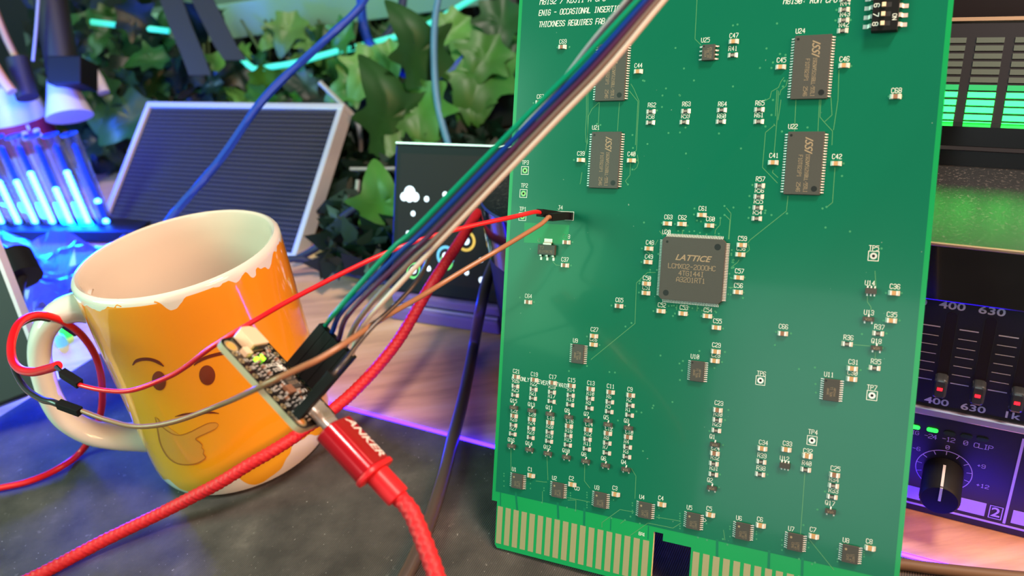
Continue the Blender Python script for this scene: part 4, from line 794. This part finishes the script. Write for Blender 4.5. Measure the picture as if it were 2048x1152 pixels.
L1 = ledm.mesh('light_dot', 'led_blue', True); L0 = ledm.mesh('light_dot', 'led_blue_dim', True)
for k in range(-1, 7):
    base = tb0+td*ptc*k+V((0,0,3))
    e = empty('level_tube', ['', 'second', 'third', 'fourth', 'fifth', 'sixth', 'seventh', 'rightmost'][k+1]+' clear tube of blue lights counted from the left side' if 0 <= k < 6 else ('rightmost clear tube of blue lights, mostly unlit' if k == 6 else 'leftmost clear tube of blue lights, cut by the frame'), 'light tube', frame(base, td, V((-td.y,td.x,0)), UZ), group='blue glowing level tubes')
    child('glass_tube', tubem, e); child('rim', ringm, e); child('light_strip', stripm, e)
    for j in range(19):
        lit = (j+1)/19 < fill[k+1] if k < 6 else j in (0, 5)
        child('light_dot', L1 if lit else L0, e, 0, 1.0, 3+j*3.3)
    
l = bpy.data.lights.new('tube_glow', 'AREA'); l.shape = 'RECTANGLE'; l.size = 0.12; l.size_y = 0.05; l.energy = 8.0; l.color = (0.0,0.03,1.0)
o = bpy.data.objects.new('tube_glow', l); col.objects.link(o); pp = tb0+td*ptc*2.5+V((0,0,38))-V((-td.y,td.x,0))*9; o.location = pp*S
o.rotation_euler = (-V((-td.y,td.x,0.25))).to_track_quat('-Z', 'Z').to_euler()

l = bpy.data.lights.new('tube_halo', 'POINT'); l.energy = 2.6; l.shadow_soft_size = 0.03; l.color = (0.0,0.05,1.0)
o = bpy.data.objects.new('tube_halo', l); col.objects.link(o); o.location = (pp+V((0,-8,60)))*S
# ------------------------------------------------------------------ clutter at the left
bt = empty('bottle', 'white bottle with a red label standing behind the blue tubes', 'bottle', loc=(0,0,0)); pb_ = onz(70,420,-3); pb_ = V((-470,760,-3)); bt.location = pb_*S
def zat(px, py, P): 
    n2 = V((P.x, P.y, 0)).normalized(); return hit(px, py, V((P.x, P.y, 0)), n2)
pB = zat(45, 260, V((-430,690,0))); bt.location = V((pB.x, pB.y, -3))*S
zb = zat(45, 300, V((-430,690,0))).z; zl0 = zat(50,284,V((-430,690,0))).z+3; zl1 = zat(45,236,V((-430,690,0))).z+3; zt = zat(40,185,V((-430,690,0))).z+3
MB().lathe([(24,0),(25,4),(25,zl1+4),(23,zt-4),(16,zt+2),(9,zt+8)], 40).build('bottle_body', 'bottle_white', bt, smooth=True)
MB().lathe([(25.3,zl0-6),(25.3,zl1)], 40, cap=False).build('label', 'label_red', bt, smooth=True)
lx = V((CAMP.x-pB.x, CAMP.y-pB.y, 0)).normalized()
fonttext("nc's", 17, bt, 'lettering', 'bottle_white', frame(lx*25.6+V((0,0,(zl0+zl1)/2+1)), V((-lx.y,lx.x,0)), UZ, lx), bold=0.3, ext=0.1)
d0 = 640
o = wire('metal_rod', [at(-12,15,d0), at(12,75,d0), at(38,128,d0)], 3.0, 'copper_shaft', 'coppery metal rod slanting into a black holder at the upper left', cat='rod', n_=14)
hl = MB().tube([at(34,118,d0), at(52,185,d0), at(56,196,d0)], lambda L: 8.5, 16).build('holder', 'black_matte', o, smooth=True)
o = wire('amber_pen', [at(-14,128,d0-20), at(6,160,d0-20), at(24,184,d0-20)], 4.0, 'amber_plastic', 'amber plastic pen end leaning behind the white bottle', cat='pen', n_=14)
ar = MB().tube([at(96,-30,d0+20), at(112,60,d0+20), at(128,150,d0+20)], 13, 18).build('support_arm', 'black_matte', smooth=True); tag(ar, 'thick black support arm hanging at the upper left', 'arm')
MB().box((0,0,0), (27,22,27)).build('arm_head', 'black_plastic', ar, bevel=1).matrix_world = frame(at(146,148,d0), CR, CU, -CF)
wire('thin_rod', [at(78,-20,d0), at(72,60,d0), at(66,122,d0)], 1.2, 'clear_wire', 'thin grey rod beside the black support arm', cat='rod')
nz_ = MB().tube([at(118,158,d0+10), at(128,190,d0+10), at(140,234,d0+10)], lambda L: 9+L*0.28, 24).build('nozzle_cap', 'white_plastic', smooth=True); tag(nz_, 'pale violet cone-shaped cap beside the white bottle', 'cap')
wd_ = MB().tube([at(184,142,d0+40), at(196,160,d0+40), at(208,186,d0+40)], 5, 14).build('white_clip', 'white_plastic', smooth=True); tag(wd_, 'small white clip among the ivy leaves at the upper left', 'clip')
pl_ = MB().tube([at(28,512,430), at(50,556,425)], 9.2, 24).build('barrel_plug', 'black_plastic', smooth=True); tag(pl_, 'black barrel plug with its cord, left of the mug handle', 'plug')
MB().tube(cr([at(46,548,427), at(38,590,410), at(32,640,400), at(22,690,395), at(-20,730,390)], 2), 2.2, 12).build('plug_cord', 'black_wire', pl_, smooth=True)
MB().tube(cr([at(28,514,430), at(5,495,440), at(-30,480,450)], 2), 1.7, 12).build('plug_cord', 'black_wire', pl_, smooth=True)
bs = MB().box((0,0,0), (60,90,7)).build('phone_case', 'black_matte', bevel=1.2); bs.matrix_world = frame(at(-78,640,380), (CR*0.93+CU*0.36).normalized(), (CU*0.93-CR*0.36).normalized(), -CF); tag(bs, 'black slab with pale rim cut by the left side of the frame', 'device')
MB().box((29.6,0,1), (1.8,86,6)).build('side_rim', 'white_plastic', bs)
wb = MB().box((0,0,0), (36,40,10)).build('white_box', 'white_plastic', bevel=0.8); wb.matrix_world = frame(at(-52,745,385), (CR*0.93+CU*0.36).normalized(), (CU*0.93-CR*0.36).normalized(), -CF); tag(wb, 'small white box below the black slab at the left', 'box')
# crumpled clear bag
rb_ = random.Random(5); nx, ny = 26, 14; g = MB(); a0, a1, b0_, b1 = onz(-20,650,0), onz(200,640,0), onz(20,505,0), onz(420,505,0)
for j in range(ny+1):
    for i in range(nx+1):
        s_, t_ = i/nx, j/ny; p = (a0*(1-s_)+a1*s_)*(1-t_)+(b0_*(1-s_)+b1*s_)*t_
        g.v.append((p.x, p.y, 2+abs(math.sin(s_*9+t_*5)*math.cos(t_*7-s_*4))*16+rb_.uniform(0,6)))
g.f = [(j*(nx+1)+i, j*(nx+1)+i+1, (j+1)*(nx+1)+i+1, (j+1)*(nx+1)+i) for j in range(ny) for i in range(nx)]; g.mi = [0]*len(g.f)
o = g.build('plastic_bag', 'bag_film_bluelit', smooth=False); tag(o, 'crumpled clear plastic bag lit blue behind the mug', 'bag')
for px, py, mt, lb in ((131,664,'led_lit_green','tiny green light seen through the mug handle'), (122,682,'ui_blue','tiny pale blue light below the green one inside the mug handle'), (46,656,'ui_blue','tiny pale blue light left of the mug handle')):
    p = onz(px, py, 0); o = MB().lathe([(3.2,-3),(3.2,1),(2.4,3),(0.1,4)], 16).build('indicator_light', mt, smooth=True); o.location = p*S; tag(o, lb, 'light')

# ------------------------------------------------------------------ cables in the background
def bcable(pts, r, mt, lb, cat='cable'):
    o = MB().tube(cr(pts, 4), r, 12, rf=(lambda a, L: 1+0.1*math.sin(6*a+L*1.6)) if 'braid' in mt else None).build('braided_cable' if 'braid' in mt else 'thin_cable', mt, smooth=True); return tag(o, lb, cat)
bcable([at(745,-30,470), at(715,20,468), at(640,90,462), at(530,195,455), at(440,320,448), at(350,425,440), at(320,470,438)], 2.3, 'blue_braid', 'long blue braided cable slanting down in front of the dot-grid panel')
bcable([at(722,-20,700), at(725,40,700), at(738,85,695), at(770,115,690)], 4.0, 'blue_braid', 'short bright blue cable hanging at the top behind the leaves')
bcable([at(808,-20,720), at(800,30,715), at(775,70,712), at(740,110,712), at(712,170,715), at(670,200,718)], 3.6, 'navy_braid', 'dark navy braided cable crossing the ivy above the panel')
bcable([at(795,142,650), at(830,155,645), at(870,156,640), at(905,140,640), at(935,100,645)], 3.2, 'blue_braid', 'blue braided cable sagging in a curve in front of the right-hand ivy')
bcable([at(880,-20,600), at(870,40,600), at(868,120,600), at(874,200,598), at(888,260,595), at(905,312,590)], 2.6, 'paleblue_wire', 'pale blue cable hanging straight down in front of the ivy')
bcable([at(640,165,600), at(680,205,595), at(712,240,590), at(722,280,590), at(720,320,590), at(712,370,585), at(716,410,580)], 2.0, 'clear_wire', 'thin grey cable arching beside the dot-grid panel')
bcable([at(835,345,520), at(865,325,520), at(905,318,520), at(945,325,520), at(985,350,520)], 3.0, 'navy_braid', 'navy braided cable arching over the top of the smart display')
bcable([onz(300,500,3), onz(450,545,3), at(585,518,500), onz(640,533,3), onz(720,550,3), onz(790,570,3), onz(860,600,3)], 2.3, 'navy_braid', 'navy braided cable lying on the desk behind the mug')
bcable([at(590,520,520), at(640,490,520), at(680,440,515), at(730,405,515), at(780,375,515)], 2.4, 'navy_braid', 'navy braided cable rising from the desk behind the smart display')
bcable([at(700,338,560), at(745,338,560), at(790,337,560)], 1.3, 'clear_wire', 'thin straight grey rod touching the smart display', 'rod')
bcable([at(716,360,560), at(714,410,560), at(735,460,555), at(765,520,550)], 1.6, 'clear_wire', 'thin grey cable dropping left of the smart display')

# ------------------------------------------------------------------ ivy, shelf and light strip behind
leafpts = [(0,-1.0),(0.28,-0.75),(0.75,-0.62),(0.62,-0.25),(0.95,0.1),(0.5,0.22),(0.36,0.62),(0,1.15),(-0.36,0.62),(-0.5,0.22),(-0.95,0.1),(-0.62,-0.25),(-0.75,-0.62),(-0.28,-0.75)]
LM = []
lc = cr([(x, y, 0) for x, y in leafpts+leafpts[:1]], 0.12)[:-1]
def lz(x, y): return 0.22*abs(x)**1.3+0.10*math.sin(3.2*y)-0.16*y*y+0.05*math.sin(7*x+2*y)
for i in range(4):
    mb = MB(); n_ = len(lc); vs_ = [(0, -0.1, lz(0,-0.1)-0.04)]
    for q_ in (0.33, 0.66, 1.0): vs_ += [(p.x*q_, -0.1+(p.y+0.1)*q_, lz(p.x*q_, p.y*q_)) for p in lc]
    vs_ = [(x*18, y*18, z_*18) for x, y, z_ in vs_]
    mb.add(vs_, [(0, 1+k, 1+(k+1) % n_) for k in range(n_)]+[(1+j*n_+k, 1+(j+1)*n_+k, 1+(j+1)*n_+(k+1) % n_, 1+j*n_+(k+1) % n_) for j in range(2) for k in range(n_)]); LM.append(mb.mesh('leaf', 'leaf%d' % i, True))
iv = empty('artificial_ivy', 'dense hanging ivy with broad green leaves covering the back, behind panel and cables', 'plant', loc=(0,900,0))
def leaf(px, py, d, s_, k, rz, tx=0.0, ty=0.0):
    o = bpy.data.objects.new('leaf', LM[k]); col.objects.link(o); o.parent = iv
    M = frame(at(px, py, d)-V((0,900,0)), CR, CU, -CF) @ Matrix.Rotation(rz, 4, 'Z') @ Matrix.Rotation(tx, 4, 'X') @ Matrix.Rotation(ty, 4, 'Y') @ Matrix.Scale(s_, 4); o.matrix_local = M
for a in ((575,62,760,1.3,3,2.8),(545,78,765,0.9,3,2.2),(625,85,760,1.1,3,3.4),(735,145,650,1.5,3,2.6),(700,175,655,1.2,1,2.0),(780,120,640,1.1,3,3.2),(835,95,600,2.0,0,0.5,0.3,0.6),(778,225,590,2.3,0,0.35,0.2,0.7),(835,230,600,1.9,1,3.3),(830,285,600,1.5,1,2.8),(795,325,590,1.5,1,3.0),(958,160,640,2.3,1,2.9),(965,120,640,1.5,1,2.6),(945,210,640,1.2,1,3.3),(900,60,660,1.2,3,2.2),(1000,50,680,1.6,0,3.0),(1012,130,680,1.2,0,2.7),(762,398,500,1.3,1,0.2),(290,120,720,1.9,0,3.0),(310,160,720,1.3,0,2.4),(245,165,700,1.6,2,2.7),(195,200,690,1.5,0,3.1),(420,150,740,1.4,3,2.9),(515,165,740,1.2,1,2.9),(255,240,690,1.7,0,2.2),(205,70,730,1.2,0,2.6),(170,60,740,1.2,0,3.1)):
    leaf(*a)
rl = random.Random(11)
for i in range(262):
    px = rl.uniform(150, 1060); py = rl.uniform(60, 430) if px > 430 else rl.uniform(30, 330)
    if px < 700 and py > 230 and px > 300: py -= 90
    leaf(px, py, rl.uniform(690, 830), rl.uniform(0.6, 1.25), rl.choice((0,0,1,1,2,2,3) if px > 440 else (0,2,2,0,2)), rl.uniform(1.6, 4.4), rl.uniform(-.9,.9), rl.uniform(-.9,.9))  # darker leaf tones on the left stand in for the shade there
mb = MB()
for i in range(60):
    px = rl.uniform(160, 1060); P = [at(px+rl.uniform(-40,40), y, rl.uniform(760,840)) for y in (40, 130, 230, 330, 430)]; mb.tube(cr(P, 12), rl.uniform(0.8,1.6), 6)
stuff(mb.build('ivy_stems', 'stem_green', iv, smooth=True)).location = V((0,-900,0))*S
mb = MB(); 
for i in range(2600):
    px = rl.uniform(60, 1150); py = rl.uniform(-20, 500); p = at(px, py, rl.uniform(820, 930)); a = V((rl.uniform(-1,1), rl.uniform(-.5,.5), rl.uniform(-1,1))).normalized()*rl.uniform(8,18); b = V((a.z, rl.uniform(-6,6), -a.x))*0.5
    mb.add([p-a, p+b, p+a, p-b], [(0,1,2,3)])
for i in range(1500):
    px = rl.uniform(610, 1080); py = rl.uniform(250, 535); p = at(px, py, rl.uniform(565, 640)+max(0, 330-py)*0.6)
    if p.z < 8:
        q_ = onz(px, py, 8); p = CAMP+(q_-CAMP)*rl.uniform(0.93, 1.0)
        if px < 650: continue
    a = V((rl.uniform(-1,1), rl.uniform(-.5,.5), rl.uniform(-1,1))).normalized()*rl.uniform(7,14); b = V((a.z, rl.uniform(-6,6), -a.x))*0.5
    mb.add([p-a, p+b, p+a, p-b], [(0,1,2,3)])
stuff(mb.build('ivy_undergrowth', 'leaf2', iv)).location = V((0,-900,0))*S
mb = MB().box((0,0,0), (560,60,50)).build('dark_backing', 'backing_dark', iv, bevel=2); mb.matrix_local = Matrix.Translation(V((0,-900,0))*S) @ frame(V((60,655,22)), V((0.95,-0.31,0)), V((0.31,0.95,0)), UZ)  # dark box added behind the leaves so the gaps stay dark
# shelf board with a teal light strip winding below it
sA = at(430,50,820); sB = at(860,45,820)
sh = MB().box((0,0,0), ((sB-sA).length*1.6, 130, 34)).build('wall_shelf', 'shelf_greenlit', bevel=1); dxy = (sB-sA); dxy.z = 0; dxy.normalize()
sh.matrix_world = frame((sA+sB)/2+V((0,40,18)), dxy, V((-dxy.y,dxy.x,0)), UZ); tag(sh, 'glossy green-lit shelf board at the top behind the ivy', 'shelf')
for P, lb in (([(183,44),(250,52),(338,62)], 'straight teal light strip at the upper left'), ([(462,98),(485,118),(508,138),(540,134),(590,126),(640,112),(690,98)], 'bent teal light strip under the green shelf'), ([(690,100),(760,82),(830,62),(890,30),(955,-8)], 'teal light strip rising behind the hanging cables to the top')):
    o = MB().tube(cr([at(x, y, 700) for x, y in P], 5), 2.6, 10).build('light_strip', 'teal_strip', smooth=True); tag(o, lb, 'light strip')
for P, lb in (([(335,-20),(360,50),(385,110),(400,150)], 'wide black strap hanging at the top, left of the slanting blue cable'), ([(395,-20),(425,40),(450,90),(470,120)], 'narrower black strap hanging beside the wide one')):
    Q = [at(x, y, 670) for x, y in P]; mb = MB(); wv_ = CR*9.5
    mb.add([q_+s_*wv_+e*CF*2 for q_ in Q for s_, e in ((-1,0),(1,0),(1,1),(-1,1))], [(4*i+j, 4*i+(j+1) % 4, 4*i+4+(j+1) % 4, 4*i+4+j) for i in range(3) for j in range(4)]+[(0,1,2,3),(15,14,13,12)])
    tag(mb.build('strap', 'black_matte'), lb, 'strap')
